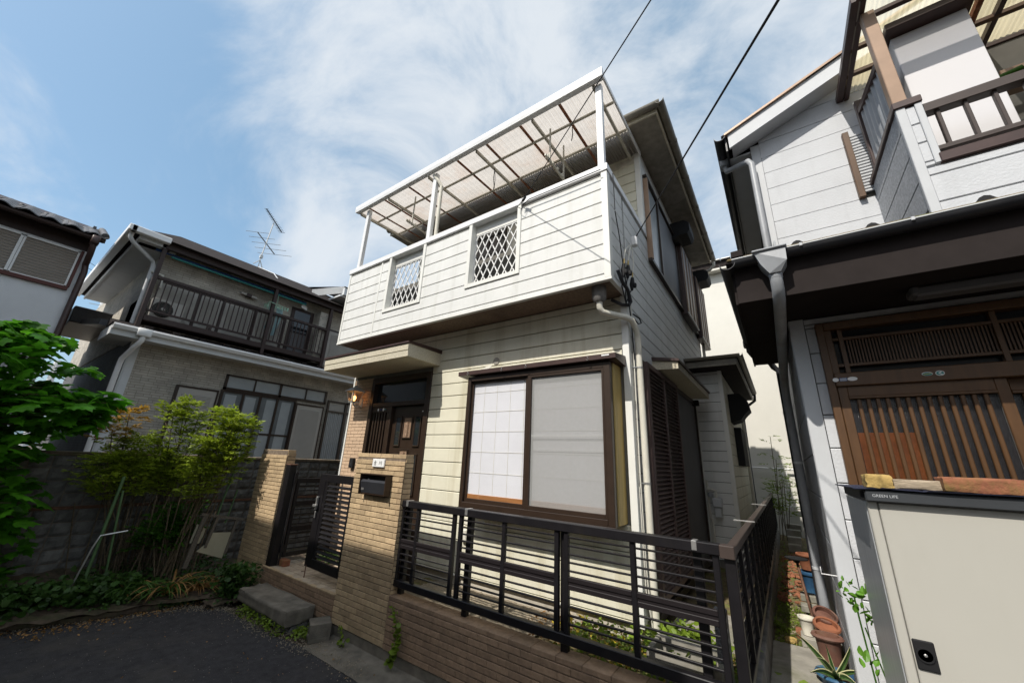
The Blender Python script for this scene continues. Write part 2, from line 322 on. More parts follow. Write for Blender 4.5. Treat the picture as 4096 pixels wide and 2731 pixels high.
def piece(name, key, make, mat, parent, loc, rot=None):
    """one of many alike pieces: shares its mesh with the others of the same key"""
    if key not in MC:
        me = make().mesh(name); me.materials.append(K[mat]); MC[key] = me
    o = bpy.data.objects.new(name, MC[key]); COL.objects.link(o)
    if parent is not None: o.parent = parent; o.location = Vector(loc)-wloc(parent)
    else: o.location = loc
    if rot: o.rotation_euler = rot
    return o
def P(a, u, d, z): return (u, d, z) if a == 'y' else (d, u, z)     # a: axis the plane is square to; u along, d depth
def pbox(mb, a, u0, u1, d0, d1, z0, z1, c=0):
    return mb.box(u0, u1, d0, d1, z0, z1, c) if a == 'y' else mb.box(d0, d1, u0, u1, z0, z1, c)
def bx(name, mat, parent, x0, x1, y0, y1, z0, z1, c=.003, label=None): return MB().box(x0, x1, y0, y1, z0, z1, c).build(name, mat, parent, label=label)
def sub_iv(ivs, a, b):
    out = []
    for x, y in ivs:
        if b <= x or a >= y: out.append((x, y))
        else:
            if a > x: out.append((x, a))
            if b < y: out.append((b, y))
    return out
def siding(parent, name, mat, a, d, sgn, u0, u1, z0, z1, pitch, zref, holes=(), t=.014, gap=.008, top=None):
    """horizontal boards on the plane a=d, facing sgn; each board one object with an open joint above it"""
    k0 = math.floor((z0-zref)/pitch+1e-6); z = zref+k0*pitch
    while z < z1-.01:
        lo, hi = max(z, z0), min(z+pitch, z1); z += pitch
        if hi-lo < .012: continue
        rects = []; hs = [h for h in holes if h[2] < hi-.001 and h[3] > lo+.001]
        free = [(u0, u1)]
        for h in hs: free = sub_iv(free, h[0], h[1])
        rects += [(x, y, lo, hi) for x, y in free]
        for h in hs:
            x, y = max(h[0], u0), min(h[1], u1)
            if y-x < .01: continue
            if h[2]-lo > .012: rects.append((x, y, lo, h[2]))
            if hi-h[3] > .012: rects.append((x, y, h[3], hi))
        for x, y, l, h in rects:
            if y-x < .012: continue
            if top:
                pass
            l2 = l + gap*.5; h2 = h - gap*.5; b = .005; D = d+sgn*t
            prof = [(d, l2), (D-sgn*.003, l2), (D, l2+.003), (D, h2-b), (D-sgn*b, h2), (d, h2)]
            MB().prism([P(a, x, q[0], q[1]) for q in prof], P(a, y-x, 0, 0)).build(name, mat, parent)
def bricks(parent, a, d, sgn, u0, u1, z0, z1, L=.185, H=.0488, j=.007, jv=.0022, mat='brick', name='brick', t=.012, stagger=.5, start=0, sink=.0):
    """running bond of separate bricks on the plane a=d; mortar backing is built by the caller"""
    n = int(round((z1-z0)/H)); made = 0
    for r in range(n):
        z = z0 + r*H; u = u0 - (L*stagger if (r+start) % 2 else 0)
        while u < u1-.004:
            x, y = max(u, u0), min(u+L, u1); u += L
            if y-x < .02: continue
            w = round(y-x-jv, 4)
            dd = R.uniform(-.0012, .0012)
            piece(name, (name, a, sgn, w, t, mat, H), lambda: pbox(MB(), a, -w/2, w/2, -t/2, t/2, -(H-j)/2, (H-j)/2, .0022), mat, parent, P(a, (x+y)/2, d+sgn*(t/2+dd), z+H/2)); made += 1
    return made
def arc(c, r, a0, a1, n, f): return [f(c, r, a0+(a1-a0)*i/n) for i in range(n+1)]
# ---------------------------------------------------------------- ground
struct('ground', MB().box(-220, 220, -220, 220, -.6, -.012), 'soil')
EDGE = [(-6.25, -.6), (-6.12, .2), (-6.0, .71), (-5.93, .886), (-5.77, 1.27), (-5.63, 1.725), (-5.45, 2.0), (-5.2, 2.17), (-4.6, 2.2), (-4.28, 2.223), (-3.836, 2.281), (-3.585, 2.31), (-2.947, 2.30), (-2.2, 2.27), (-.6, 2.3), (4, 2.3)]
mb = MB(); n = len(EDGE)
top = [(x+R.uniform(-.012, .012), y+R.uniform(-.012, .012), 0) for x, y in EDGE] + [(4, -1.9, 0), (-6.4, -1.9, 0)]
mb.prism(top, (0, 0, -.01)); struct('road', mb, 'asphalt')
# cement apron and grit between the asphalt and the wall
def sheet(name, pts, z, mat, nx=40, ny=12, amp=.006, kind='structure', zf=None, seed=1):
    """bumpy ground patch over the quad pts (four corners, x y)"""
    rr = random.Random(seed); a, b, c, d = [Vector((*p, 0)) for p in pts]; m = MB(); vs = []
    for j in range(ny+1):
        for i in range(nx+1):
            u, v = i/nx, j/ny; q = (a*(1-u)+b*u)*(1-v)+(d*(1-u)+c*u)*v
            vs.append((q.x, q.y, z + rr.uniform(-amp, amp) + (zf(q.x, q.y) if zf else 0)))
    m.add(vs, [(j*(nx+1)+i, j*(nx+1)+i+1, (j+1)*(nx+1)+i+1, (j+1)*(nx+1)+i) for j in range(ny) for i in range(nx)])
    return struct(name, m, mat, True, kind, False)
sheet('apron_kerb', [(-3.75, 2.26), (0.1, 2.24), (0.1, 2.56), (-3.75, 2.56)], .006, 'apron', 60, 8, .003, zf=lambda x, y: (y-2.26)*.05)
def grit_strip():
    rr = random.Random(4); m = MB()
    for i in range(2600):
        k = rr.random(); j = rr.randrange(2, 12); (x0, y0), (x1, y1) = EDGE[j], EDGE[j+1]
        x = x0+(x1-x0)*k; y = y0+(y1-y0)*k; nx, ny = y1-y0, -(x1-x0); L = math.hypot(nx, ny); off = rr.gauss(.02, .07); x -= nx/L*off; y -= ny/L*off
        if y > 2.53: continue
        s = rr.uniform(.003, .009); z = .006 + max(0, (y-2.26)*.05 if x > -3.75 else 0)
        m.add([(x-s, y, z), (x, y-s, z), (x+s*.8, y+s*.3, z), (x, y, z+s)], [(0, 1, 3), (1, 2, 3), (2, 0, 3)])
    return m
struct('gravel', grit_strip(), 'grit', kind='stuff')
def chips():
    rr = random.Random(5); m = MB()
    for i in range(900):
        x = rr.uniform(-6, -1.5); y = rr.uniform(.4, 2.3); s = rr.uniform(.0015, .0045)
        m.add([(x-s, y, .004), (x, y-s, .004), (x+s, y+s*.5, .004), (x, y, .004+s*.7)], [(0, 1, 3), (1, 2, 3), (2, 0, 3)])
    return m
struct('debris', chips(), 'concrete', kind='stuff')
sheet('plant_bed', [(-7.25, -.9), (-6.2, -.6), (-5.38, 2.62), (-7.25, 2.62)], .07, 'soil', 26, 40, .025, zf=lambda x, y: max(0, -x-6.0)*.12, seed=2)
struct('bed_kerb', MB().tube([(-6.28, -.6, .02), (-6.14, .2, .02), (-6.03, .71, .03), (-5.96, .886, .03), (-5.80, 1.27, .03), (-5.67, 1.725, .03)], .04, 8), 'soil', True)
sheet('bed_soil', [(-7.25, 2.5), (-5.3, 2.0), (-5.15, 2.56), (-7.25, 7.5)], .05, 'soil', 24, 24, .02, seed=8)
sheet('garden_soil', [(-3.4, 2.66), (-.32, 2.66), (-.32, 3.5), (-3.4, 3.5)], .41, 'moss', 70, 20, .014, seed=3)
sheet('garden_gravel', [(-3.2, 2.72), (-1.7, 2.72), (-1.7, 3.4), (-3.2, 3.4)], .425, 'grit', 50, 20, .006, seed=31)
sheet('garden_path', [(-1.05, 3.4), (-.32, 3.4), (-.32, 10.6), (-1.05, 10.6)], .40, 'moss', 16, 70, .012, seed=6)
bx('garden_slab', 'concrete', None, -.95, -.42, 3.62, 4.35, .40, .435)['kind'] = 'structure'
sheet('alley_ground', [(-.30, 2.5), (.2, 2.5), (.2, 12), (-.30, 12)], .285, 'moss', 16, 120, .014, seed=9, zf=lambda x, y: -max(0, 3.4-y)*.3 + max(0, y-5.5)*.015)
bx('alley_slab', 'concrete', None, -.285, .04, 3.2, 4.42, .2, .312, .006)['kind'] = 'structure'

# ---------------------------------------------------------------- tan brick walls and pillars
def pillar(label, x0, x1, y0, y1, z0, ztop, lower=None):
    t = thing('brick_pillar', label, 'gate pillar', ((x0+x1)/2, (y0+y1)/2, 0))
    bx('mortar_core', 'mortar', t, x0+.009, x1-.009, y0+.009, y1-.009, z0, ztop-.008, 0)
    bricks(t, 'y', y0+.012, -1, x0, x1, z0, ztop-.0467, start=1)
    n = max(2, int((x1-x0)/.16)); w = (x1-x0)/n
    for i in range(n):   # soldier-free capping course seen as wider bricks
        xa = x0+i*w
        piece('brick', ('capb', round(w, 3)), lambda: MB().box(-w/2+.003, w/2-.003, -.05, .05, -.0195, .0195, .0022), 'brick', t, (xa+w/2, (y0+y1)/2, ztop-.02))
    for r in range(int(round((ztop-.0467-z0)/.0467))):
        z = z0+r*.0467
        for s, xx in ((1, x1-.012), (-1, x0+.012)):
            piece('brick', ('ret', round(y1-y0, 3)), lambda: MB().box(-.006, .006, -(y1-y0)/2+.016, (y1-y0)/2-.002, -.02, .02, .002), 'brick', t, (xx+s*.006, (y0+y1)/2, z+.0233))
    return t
PR = pillar('wide tan brick pillar holding the letter slot and name plate', -3.815, -3.022, 2.548, 2.66, .10, 1.675)
PL = pillar('tan brick pillar dappled by the shrub beside the block wall', -6.10, -5.37, 2.548, 2.67, .10, 1.676)
PR['label'] = 'wide tan brick pillar holding the letter slot and name plate'
LW = thing('brick_wall', 'low brown brick wall under the black fence along the lane', 'brick wall', (-1.65, 2.6, 0))
bx('footing', 'apron', LW, -3.82, -.27, 2.556, 2.70, -.1, .095, .004)
bx('mortar_core', 'mortar', LW, -3.02, -.275, 2.557, 2.69, .095, .47, 0)
bricks(LW, 'y', 2.56, -1, -3.02, -.27, .095, .456, H=.0452, mat='brickshade')
for i in range(15):
    xa = -3.02 + i*.1835
    piece('brick', 'copb', lambda: MB().box(-.0905, .0905, -.072, .072, -.016, .016, .003), 'brickshade', LW, (xa+.092, 2.622, .474))
# entrance platform
PF = thing('entrance_platform', 'tiled entrance platform with brick riser between the gate pillars', 'platform', (-4.6, 2.95, 0)); PF['kind'] = 'structure'
bx('mortar_core', 'mortar', PF, -5.38, -3.82, 2.56, 3.46, -.05, .318, 0)
bricks(PF, 'y', 2.562, -1, -5.38, -3.82, .095, .33, H=.047, mat='brickshade')
for i in range(16):
    for j in range(8):
        xa, ya = -5.33+i*.0985, 2.60+j*.0985
        if xa < -4.75 and ya > 3.0: continue
        piece('floor_tile', 'ftile', lambda: MB().box(-.0455, .0455, -.0455, .0455, -.006, .006, .002), 'floortile', PF, (xa, ya, .326+R.uniform(-.001, .001)))
for i in range(9):
    piece('edge_tile', 'etile', lambda: MB().box(-.083, .083, -.02, .02, -.007, .007, .002), 'brick', PF, (-5.29+i*.173, 2.5665, .3255))
sheet('gate_soil', [(-5.36, 3.0), (-4.78, 3.0), (-4.78, 3.46), (-5.36, 3.46)], .335, 'soil', 12, 10, .01, seed=12)
# broken concrete step, hollow block
def rough_box(x0, x1, y0, y1, z0, z1, seed, amp, n=(14, 5, 4)):
    rr = random.Random(seed); b = bmesh.new(); bmesh.ops.create_cube(b, size=1)
    bmesh.ops.subdivide_edges(b, edges=b.edges[:], cuts=6, use_grid_fill=True)
    m = MB(); idx = {}
    for v in b.verts:
        p = v.co+Vector((.5, .5, .5)); e = sum(1 for q in p if q < .02 or q > .98); k = amp*(1.0 if e < 2 else 2.2)
        idx[v] = len(m.v); m.v.append((x0+(x1-x0)*p.x+rr.uniform(-k, k)-(.5*k if e > 1 else 0)*(1 if p.x > .5 else -1), y0+(y1-y0)*p.y+rr.uniform(-k, k)+(.8*k if e > 1 else 0)*(1 if p.y < .5 else -1), z0+(z1-z0)*p.z+rr.uniform(-k, k)-(1.0*k if e > 1 and p.z > .5 else 0)))
    for f in b.faces: m.f.append(tuple(idx[v] for v in f.verts))
    b.free(); return m
ST = thing('concrete_step', 'cracked grey concrete step below the tiled entrance platform', 'step', (-4.62, 2.37, 0))
rough_box(-5.17, -4.085, 2.245, 2.535, .075, .2, 3, .0035).build('step_slab', 'apron', ST, True)
rough_box(-5.1, -4.12, 2.30, 2.53, -.02, .09, 4, .012).build('step_base', 'concrete_dark', ST, True)
HB = thing('hollow_block', 'small hollow concrete block lying askew at the wall foot', 'concrete block', (-3.79, 2.42, .01))
def hblock():
    m = MB(); c, s_ = math.cos(1.13), math.sin(1.13)
    t = MB().box(-.09, .09, -.09, .09, .112, .147, .004).box(-.09, .09, -.09, .09, 0, .036, .004).box(-.09, .09, -.088, -.058, .034, .114).box(-.088, .088, .05, .075, .034, .114).box(.02, .05, -.06, .06, .034, .114)
    return m.add([(-3.79+v[0]*c-v[1]*s_, 2.425+v[0]*s_+v[1]*c, .012+v[2]) for v in t.v], t.f)
hblock().build('block_body', 'apron', HB)

# name plate, letter slot (fixed into the pillar: its parts)
NP = bx('name_plate', 'white', PR, -3.51, -3.32, 2.532, 2.549, 1.543, 1.622, .003, label='white plate with two black characters')
def stroke(m, pts, r): m.add(*(lambda q: (q.v, q.f))(MB().prism([(x, 2.5315, z) for x, z in pts], (0, -.0012, 0)))); return m
def brush(m, a, b, w0, w1):
    (x0, z0), (x1, z1) = a, b; dx, dz = x1-x0, z1-z0; L = math.hypot(dx, dz); nx, nz = -dz/L, dx/L
    m.prism([(x0+nx*w0, 2.5315, z0+nz*w0), (x1+nx*w1, 2.5315, z1+nz*w1), (x1-nx*w1, 2.5315, z1-nz*w1), (x0-nx*w0, 2.5315, z0-nz*w0)], (0, -.0012, 0))
ch = MB()
for a, b, w0, w1 in (((-3.482, 1.590), (-3.443, 1.594), .002, .0017), ((-3.4635, 1.607), (-3.4625, 1.578), .0022, .0018), ((-3.476, 1.579), (-3.4745, 1.561), .002, .0018), ((-3.477, 1.578), (-3.450, 1.5795), .0018, .0022), ((-3.451, 1.579), (-3.4535, 1.560), .0022, .0018), ((-3.475, 1.5625), (-3.453, 1.563), .0016, .0016),
                     ((-3.390, 1.600), (-3.399, 1.565), .0026, .0009), ((-3.3755, 1.599), (-3.376, 1.574), .0022, .0018), ((-3.360, 1.604), (-3.3605, 1.562), .0026, .0016)): brush(ch, a, b, w0, w1)
ch.build('inscription', 'ink', NP)
MBX = MB()
MBX.box(-3.6, -3.18, 2.47, 2.545, 1.468, 1.478).box(-3.6, -3.588, 2.475, 2.545, 1.285, 1.47).box(-3.192, -3.18, 2.475, 2.545, 1.285, 1.47).box(-3.59, -3.19, 2.50, 2.547, 1.283, 1.292)
mbx = MBX.build('letter_slot', 'bronze', PR, label='dark metal letter slot with a hinged flap')
MB().prism([(-3.586, 2.50, 1.42), (-3.586, 2.478, 1.40), (-3.586, 2.50, 1.295), (-3.586, 2.545, 1.295), (-3.586, 2.545, 1.40)], (.392, 0, 0)).build('flap', 'rhgutter', mbx)
bx('back_plate', 'darkglass', mbx, -3.588, -3.192, 2.535, 2.5465, 1.29, 1.468, 0)
MB().prism([(-3.54, 2.512, 1.40), (-3.505, 2.508, 1.427), (-3.45, 2.512, 1.402)], (0, .003, 0)).prism([(-3.36, 2.515, 1.40), (-3.30, 2.51, 1.413), (-3.25, 2.51, 1.409), (-3.21, 2.515, 1.40)], (0, .003, 0)).build('letters', 'white', mbx)
bx('sticker', 'steel', mbx, -3.575, -3.535, 2.4905, 2.494, 1.318, 1.348, 0)

# ---------------------------------------------------------------- gate
GR = thing('gate_leaf', 'black louvred gate leaf with silver latch, standing ajar at the pillar', 'gate', (-3.88, 2.62, .35))
GA = math.radians(2)
def gl(u, d, z): return Vector((-3.88 - u*math.cos(GA) + d*math.sin(GA), 2.62 - u*math.sin(GA)*(-1) - d*math.cos(GA)*(1), z))
def gbar(m, u0, u1, z0, z1, d=.0, th=.03, c=.003):
    t = MB().box(u0, u1, d-th/2, d+th/2, z0, z1, c); return m.add([gl(*v) for v in t.v], t.f)
fr = MB(); gbar(fr, .0, .055, .44, 1.42); gbar(fr, .60, .735, .44, 1.42); gbar(fr, .055, .60, 1.335, 1.42); gbar(fr, .055, .60, .44, .53); fr.build('frame', 'blackmetal', GR)
st_ = MB(); gbar(st_, .54, .60, .53, 1.335, .0, .02); st_.build('lock_stile', 'blackmetal', GR)
for i in range(16):
    z = .565+i*.0485
    s_ = MB(); t = MB().box(.055, .54, -.016, .016, -.006, .006, .002); t.v = [(v[0], v[1]*.8+v[2]*.6, z+v[2]*.8-v[1]*.6) for v in t.v]; s_.add([gl(*v) for v in t.v], t.f).build('louvre', 'blackmetal', GR)
hd = MB(); gbar(hd, .66, .685, 1.03, 1.17, .035, .025); gbar(hd, .64, .71, 1.06, 1.085, .05, .03); gbar(hd, .664, .681, .94, 1.01, .03, .016); hd.build('latch', 'steel', GR)
rb = MB().tube([gl(.68, .02, .46), gl(.68, .02, .335)], .006, 6).tube([gl(.68, .02, .40), gl(.74, .03, .385)], .004, 5); rb.build('drop_bolt', 'rustiron', GR)
GL = thing('gate_leaf', 'black louvred gate leaf folded back against the left pillar', 'gate', (-5.24, 2.66, .35))
f2 = MB()
for a in ((-5.255, -5.225, 2.68, 2.72, .42, 1.33), (-5.255, -5.225, 3.24, 3.29, .42, 1.33), (-5.255, -5.225, 2.72, 3.24, 1.27, 1.33), (-5.255, -5.225, 2.72, 3.24, .70, .76), (-5.255, -5.225, 2.72, 3.24, 1.00, 1.055), (-5.255, -5.225, 2.72, 3.24, .42, .47)): f2.box(*a, .003)
f2.build('frame', 'blackmetal', GL)
for i in range(14):
    z = .50+i*.056
    if abs(z-.73) < .04 or abs(z-1.03) < .04: continue
    bx('louvre', 'blackmetal', GL, -5.247, -5.233, 2.72, 3.24, z, z+.012, .002)
GP = thing('gate_post', 'black steel gate post against the left pillar', 'post', (-5.30, 2.61, .33))
bx('post_body', 'blackmetal', GP, -5.365, -5.255, 2.565, 2.655, .33, 1.49, .006); bx('post_cap', 'rustiron', GP, -5.369, -5.251, 2.561, 2.659, 1.49, 1.503)
hz = MB().box(-5.25, -5.225, 2.64, 2.68, 1.27, 1.40, .003).box(-5.25, -5.225, 2.64, 2.68, .47, .56, .003).tube([(-5.237, 2.66, .34), (-5.237, 2.66, 1.42)], .013, 8); hz.build('hinge', 'blackmetal', GP)
tag(bx('brick', 'redbrick', None, -5.27, -5.12, 2.66, 2.74, .333, .40, .004), 'red brick propping the folded-back gate leaf on the platform', 'brick')

# ---------------------------------------------------------------- black fence along the lane and down the side
FE = thing('metal_fence', 'black horizontal-bar fence on the low brick wall facing the lane', 'fence', (-1.7, 2.62, .49))
bx('top_rail', 'blackmetal', FE, -3.04, -.36, 2.575, 2.64, 1.205, 1.262, .004)
bx('bottom_rail', 'blackmetal', FE, -3.06, -.36, 2.582, 2.63, .552, .607, .004)
VX = [-3.02, -2.813, -2.368, -2.292, -1.845, -1.388, -1.313, -.855, -.388]
for x in VX: bx('upright', 'blackmetal', FE, x-.0165, x+.0165, 2.59, 2.622, .607, 1.205, .003)
for x in (-2.99, -2.225, -1.35, -.49): bx('post', 'blackmetal', FE, x-.025, x+.025, 2.63, 2.675, .46, 1.21, .004)
for (a, b) in ((-3.02, -2.813), (-2.813, -2.368), (-2.292, -1.845), (-1.845, -1.388), (-1.313, -.855), (-.855, -.388)):
    for z in (1.171, 1.118, 1.067, 1.017, .967, .812, .762, .711, .662):
        bx('bar', 'blackmetal', FE, a+.0165, b-.0165, 2.598, 2.614, z-.0055, z+.0055, .002)
    m = MB().box(a+.0165, b-.0165, 2.592, 2.618, .858, .888, .003).box(a+.0165, b-.0165, 2.592, 2.618, .905, .935, .003).box(a+.0165, b-.0165, 2.598, 2.612, .888, .905); m.build('mid_rail', 'midrail', FE)
for x in (-2.95, -2.22, -.49): bx('rail_bracket', 'steel', FE, x-.014, x+.014, 2.571, 2.644, 1.215, 1.266, .002)
FS = thing('metal_fence', 'dark lattice fence on a concrete kerb along the narrow alley', 'fence', (-.32, 6.6, .49))
tr_ = MB().box(-.34, -.292, 2.575, 10.6, 1.20, 1.25, .004); tr_.build('top_rail', 'railbrown', FS)
bx('corner_cap', 'railbrown', FS, -.362, -.288, 2.568, 2.65, 1.196, 1.261, .003)
bx('bottom_rail', 'blackmetal', FS, -.335, -.295, 2.64, 10.6, .555, .60, .003)
bx('corner_post', 'blackmetal', FS, -.345, -.29, 2.59, 2.64, .47, 1.2, .003)
y = 3.0
while y < 10.6:
    bx('upright', 'blackmetal', FS, -.318, -.292, y-.015, y+.015, .60, 1.195, .003); y += .42
for z in (1.15, 1.10, 1.05, 1.0, .95, .80, .75, .70, .65): bx('bar', 'blackmetal', FS, -.327, -.311, 2.64, 10.6, z-.0055, z+.0055, .002)
bx('mid_rail', 'midrail', FS, -.332, -.308, 2.64, 10.6, .855, .925, .003)
bx('side_kerb', 'concrete_dark', FS, -.36, -.285, 2.7, 10.7, .1, .49, .005)
for i, y in enumerate((4.05, 6.3, 8.5)): bx('rail_bracket', 'steel', FS, -.43, -.27, y-.012, y+.012, 1.248, 1.258, .002)
# ---------------------------------------------------------------- the white two-storey house
YW, XS, XL = 3.34, -1.03, -5.36
H = thing('house', 'white lap-sided two-storey house with a roofed balcony over the entrance', 'house', (-3.2, 5.6, .3))
core = MB()
core.box(XL+.02, -4.87, YW+.003, 7.9, .5, 4.2).box(-3.63, XS-.016, YW+.003, 7.9, .5, 4.2).box(-4.87, -3.63, YW+.12, 7.9, .35, 2.74).box(-4.87, -3.63, YW+.003, 7.9, 2.74, 4.2).box(XL+.02, XS-.016, 4.258, 7.9, 4.2, 5.795)
core.build('wall', 'gap', H)
fd = MB().box(XL+.02, -4.87, YW+.006, 7.9, .2, .515).box(-3.63, XS-.03, YW+.006, 7.9, .2, .515); fd.build('foundation', 'found', H)
PT = .155
bay = (-2.80, -1.10, 1.20, 2.60)
siding(H, 'siding_board', 'cream', 'y', YW, -1, -3.615, XS-.062, .52, 3.24, PT, .532, [bay])
siding(H, 'siding_board', 'cream', 'y', YW, -1, XL+.02, -3.615, 2.80, 3.24, PT, .532)
bx('sill_strip', 'trim', H, -3.615, XS-.062, YW-.022, YW+.004, .508, .526, .003)
# corner board, two faces
MB().box(XS-.06, XS+.002, YW-.022, YW+.0, .5, 3.24, .002).box(XS-.014, XS+.004, YW, YW+.05, .5, 3.24, .002).build('corner_board', 'trim', H)
MB().box(XL-.012, XL+.02, YW-.02, YW+.03, .35, 3.24, .002).build('corner_board', 'trim', H)
# tan tiles left of the door
for r in range(50):
    z = .36+r*.048
    if z > 2.76: break
    x = XL+.022 - (.09 if r % 2 else 0)
    while x < -4.885:
        a, b = max(x, XL+.022), min(x+.18, -4.885); x += .18
        if b-a < .02: continue
        w = round(b-a-.005, 4)
        piece('wall_tile', ('wt', w), lambda: MB().box(-w/2, w/2, -.005, .005, -.0215, .0215, .0015), 'tilewall', H, ((a+b)/2, YW-.006, z+.024))
# entrance canopy (slab over the door)
pc = MB().prism([(-5.33, YW, 2.80), (-5.33, 2.79, 2.80), (-5.33, 2.785, 2.87), (-5.33, 2.797, 2.872), (-5.33, 2.797, 2.878), (-5.33, 2.782, 2.88), (-5.33, 2.78, 2.955), (-5.33, YW, 2.985)], (1.83, 0, 0)).build('entrance_hood', 'stucco', H)
MB().box(-5.345, -3.485, 2.765, YW, 2.958, 2.985, .003).prism([(-5.345, 2.765, 2.985), (-5.345, YW, 2.985), (-5.345, YW, 3.01)], (1.86, 0, 0)).build('hood_cap', 'brownmetal', pc)
# door
D = MB()
D.box(-4.87, -4.80, YW-.03, YW+.10, .33, 2.74, .003).box(-3.70, -3.62, YW-.03, YW+.10, .33, 2.74, .003).box(-4.80, -3.70, YW-.03, YW+.10, 2.66, 2.74, .003).box(-4.80, -3.70, YW-.02, YW+.10, 2.315, 2.375, .003).box(-4.42, -4.36, YW-.015, YW+.1, .33, 2.315, .003)
door = D.build('front_door', 'bronze', H, label='dark brown entrance door with carved panels and slatted sidelight')
bx('transom_pane', 'darkglass', door, -4.80, -3.70, YW+.04, YW+.05, 2.375, 2.66, 0)
bx('sidelight_pane', 'darkglass', door, -4.80, -4.42, YW+.06, YW+.07, .35, 2.315, 0)
for i in range(6):
    x = -4.775+i*.062; bx('slat', 'bronze', door, x, x+.03, YW-.005, YW+.045, .36, 2.25, .004)
bx('sidelight_head', 'bronze', door, -4.80, -4.42, YW-.01, YW+.05, 2.24, 2.315, .003)
LX0, LX1 = -4.355, -3.70
bx('leaf', 'bronze', door, LX0, LX1, YW+.03, YW+.07, .34, 2.312, .003)
def ring(m, x0, x1, z0, z1, w, y0, y1): m.box(x0, x0+w, y0, y1, z0, z1, .003); m.box(x1-w, x1, y0, y1, z0, z1, .003); m.box(x0+w, x1-w, y0, y1, z1-w, z1, .003); m.box(x0+w, x1-w, y0, y1, z0, z0+w, .003)
for (x0, x1, z0, z1, kind) in ((-4.26, -4.17, 1.80, 2.16, 'g'), (-4.10, -3.96, 1.90, 2.15, 'c'), (-3.88, -3.79, 1.80, 2.16, 'g'), (-4.27, -4.18, 1.22, 1.68, 'g'), (-4.12, -3.98, 1.36, 1.73, 'c'), (-3.89, -3.80, 1.22, 1.68, 'g'), (-4.28, -3.8, .55, 1.05, 'p')):
    m = MB(); ring(m, x0-.018, x1+.018, z0-.018, z1+.018, .018, YW+.014, YW+.032); m.build('panel_moulding', 'bronze', door)
    if kind == 'g': bx('leaf_pane', 'darkglass', door, x0, x1, YW+.022, YW+.0295, z0, z1, 0)
    elif kind == 'c':
        m = MB(); m.box(x0, x1, YW+.022, YW+.0295, z0, z1)
        cx = (x0+x1)/2
        for k in range(7):
            zc = z0+.03+(z1-z0-.06)*k/6; a = .9+.6*k
            for s in (-1, 1):
                pts = [(cx+s*(.004+.03*math.sin(u*.5*math.pi)*(1 if k % 2 else .8)), YW+.020, zc+.02*math.sin(u*2.2)-.008) for u in [q/6*2 for q in range(7)]]
                m.tube(pts, .0038, 5)
        m.tube([(cx, YW+.02, z0+.015), (cx, YW+.02, z1-.015)], .004, 5); m.build('carved_panel', 'umber', door)
for x, w, mt in ((-4.66, .030, 'white'), (-4.60, .024, 'blue'), (-4.545, .034, 'white'), (-4.50, .02, 'teal')):
    m = MB(); m.lathe((0, 0, 0), [(w/2, 0), (w/2, .002)], 14); q = MB(); q.add([(x+v[0], YW-.0105-v[2], 2.278+v[1]*(1.3 if mt == 'white' else 1)) for v in m.v], m.f).build('sticker', mt, door)
bx('label_strip', 'white', door, -3.78, -3.73, YW+.024, YW+.0295, 2.225, 2.237, 0)
bx('lock_plate', 'steel', door, -3.725, -3.705, YW+.012, YW+.0295, 1.26, 1.40, .003)
# bay window
B = bx('bay_window', 'ochre', H, -2.765, -1.125, 3.15, YW+.01, 1.205, 2.53, .003, label='projecting bay window with paper screens behind glass')
fr = MB(); X0, X1, Z0, Z1, YB = -2.775, -1.135, 1.20, 2.53, 3.085
fr.box(X0, X0+.045, YB, YB+.06, Z0, Z1, .003).box(X1-.06, X1, YB, YB+.06, Z0, Z1, .003).box(X0+.045, X1-.06, YB, YB+.06, Z1-.05, Z1, .003).box(X0+.045, X1-.06, YB-.005, YB+.06, Z0, Z0+.05, .003)
fr.box(X0-.005, X1+.005, YB-.012, YB+.02, Z0-.018, Z0, .003)
fr.build('window_frame', 'bronze', B)
s1 = MB(); s1.box(-2.73, -2.705, YB+.03, YB+.05, Z0+.05, Z1-.05, .002).box(-2.02, -1.975, YB+.025, YB+.05, Z0+.05, Z1-.05, .002).box(-2.705, -2.02, YB+.03, YB+.05, Z0+.05, Z0+.085, .002).box(-2.705, -2.02, YB+.03, YB+.05, Z1-.075, Z1-.05, .002); s1.build('left_sash', 'bronze', B)
s2 = MB(); s2.box(-1.985, -1.94, YB+.002, YB+.028, Z0+.05, Z1-.05, .002).box(-1.215, -1.195, YB+.002, YB+.028, Z0+.05, Z1-.05, .002).box(-1.94, -1.215, YB+.002, YB+.028, Z0+.05, Z0+.085, .002).box(-1.94, -1.215, YB+.002, YB+.028, Z1-.075, Z1-.05, .002); s2.build('right_sash', 'bronze', B)
MB().quad((-2.705, YB+.04, Z0+.085), (-2.02, YB+.04, Z0+.085), (-2.02, YB+.04, Z1-.075), (-2.705, YB+.04, Z1-.075)).build('glass_pane', 'glass', B, fix=False)
MB().quad((-1.94, YB+.02, Z0+.085), (-1.215, YB+.02, Z0+.085), (-1.215, YB+.02, Z1-.075), (-1.94, YB+.02, Z1-.075)).build('fly_screen', 'screen', B, fix=False)
MB().quad((-1.98, YB+.033, Z0+.085), (-1.2, YB+.033, Z0+.085), (-1.2, YB+.033, Z1-.075), (-1.98, YB+.033, Z1-.075)).build('glass_pane', 'glass', B, fix=False)
MB().box(-1.94, -1.215, YB+.0225, YB+.030, 1.885, 1.903, .002).build('screen_bar', 'alu', B)
MB().box(-1.93, -1.215, YB+.043, YB+.05, 1.755, 1.775, .002).build('handrail', 'alu', B)
MB().box(-2.73, -1.2, YB+.052, YB+.0585, 1.325, Z1-.05).build('paper_screen', 'shoji', B)
lt = MB()
for i in range(1, 9):
    x = -2.73+i*.17; lt.box(x-.0017, x+.0017, YB+.0495, YB+.0518, 1.325, Z1-.05)
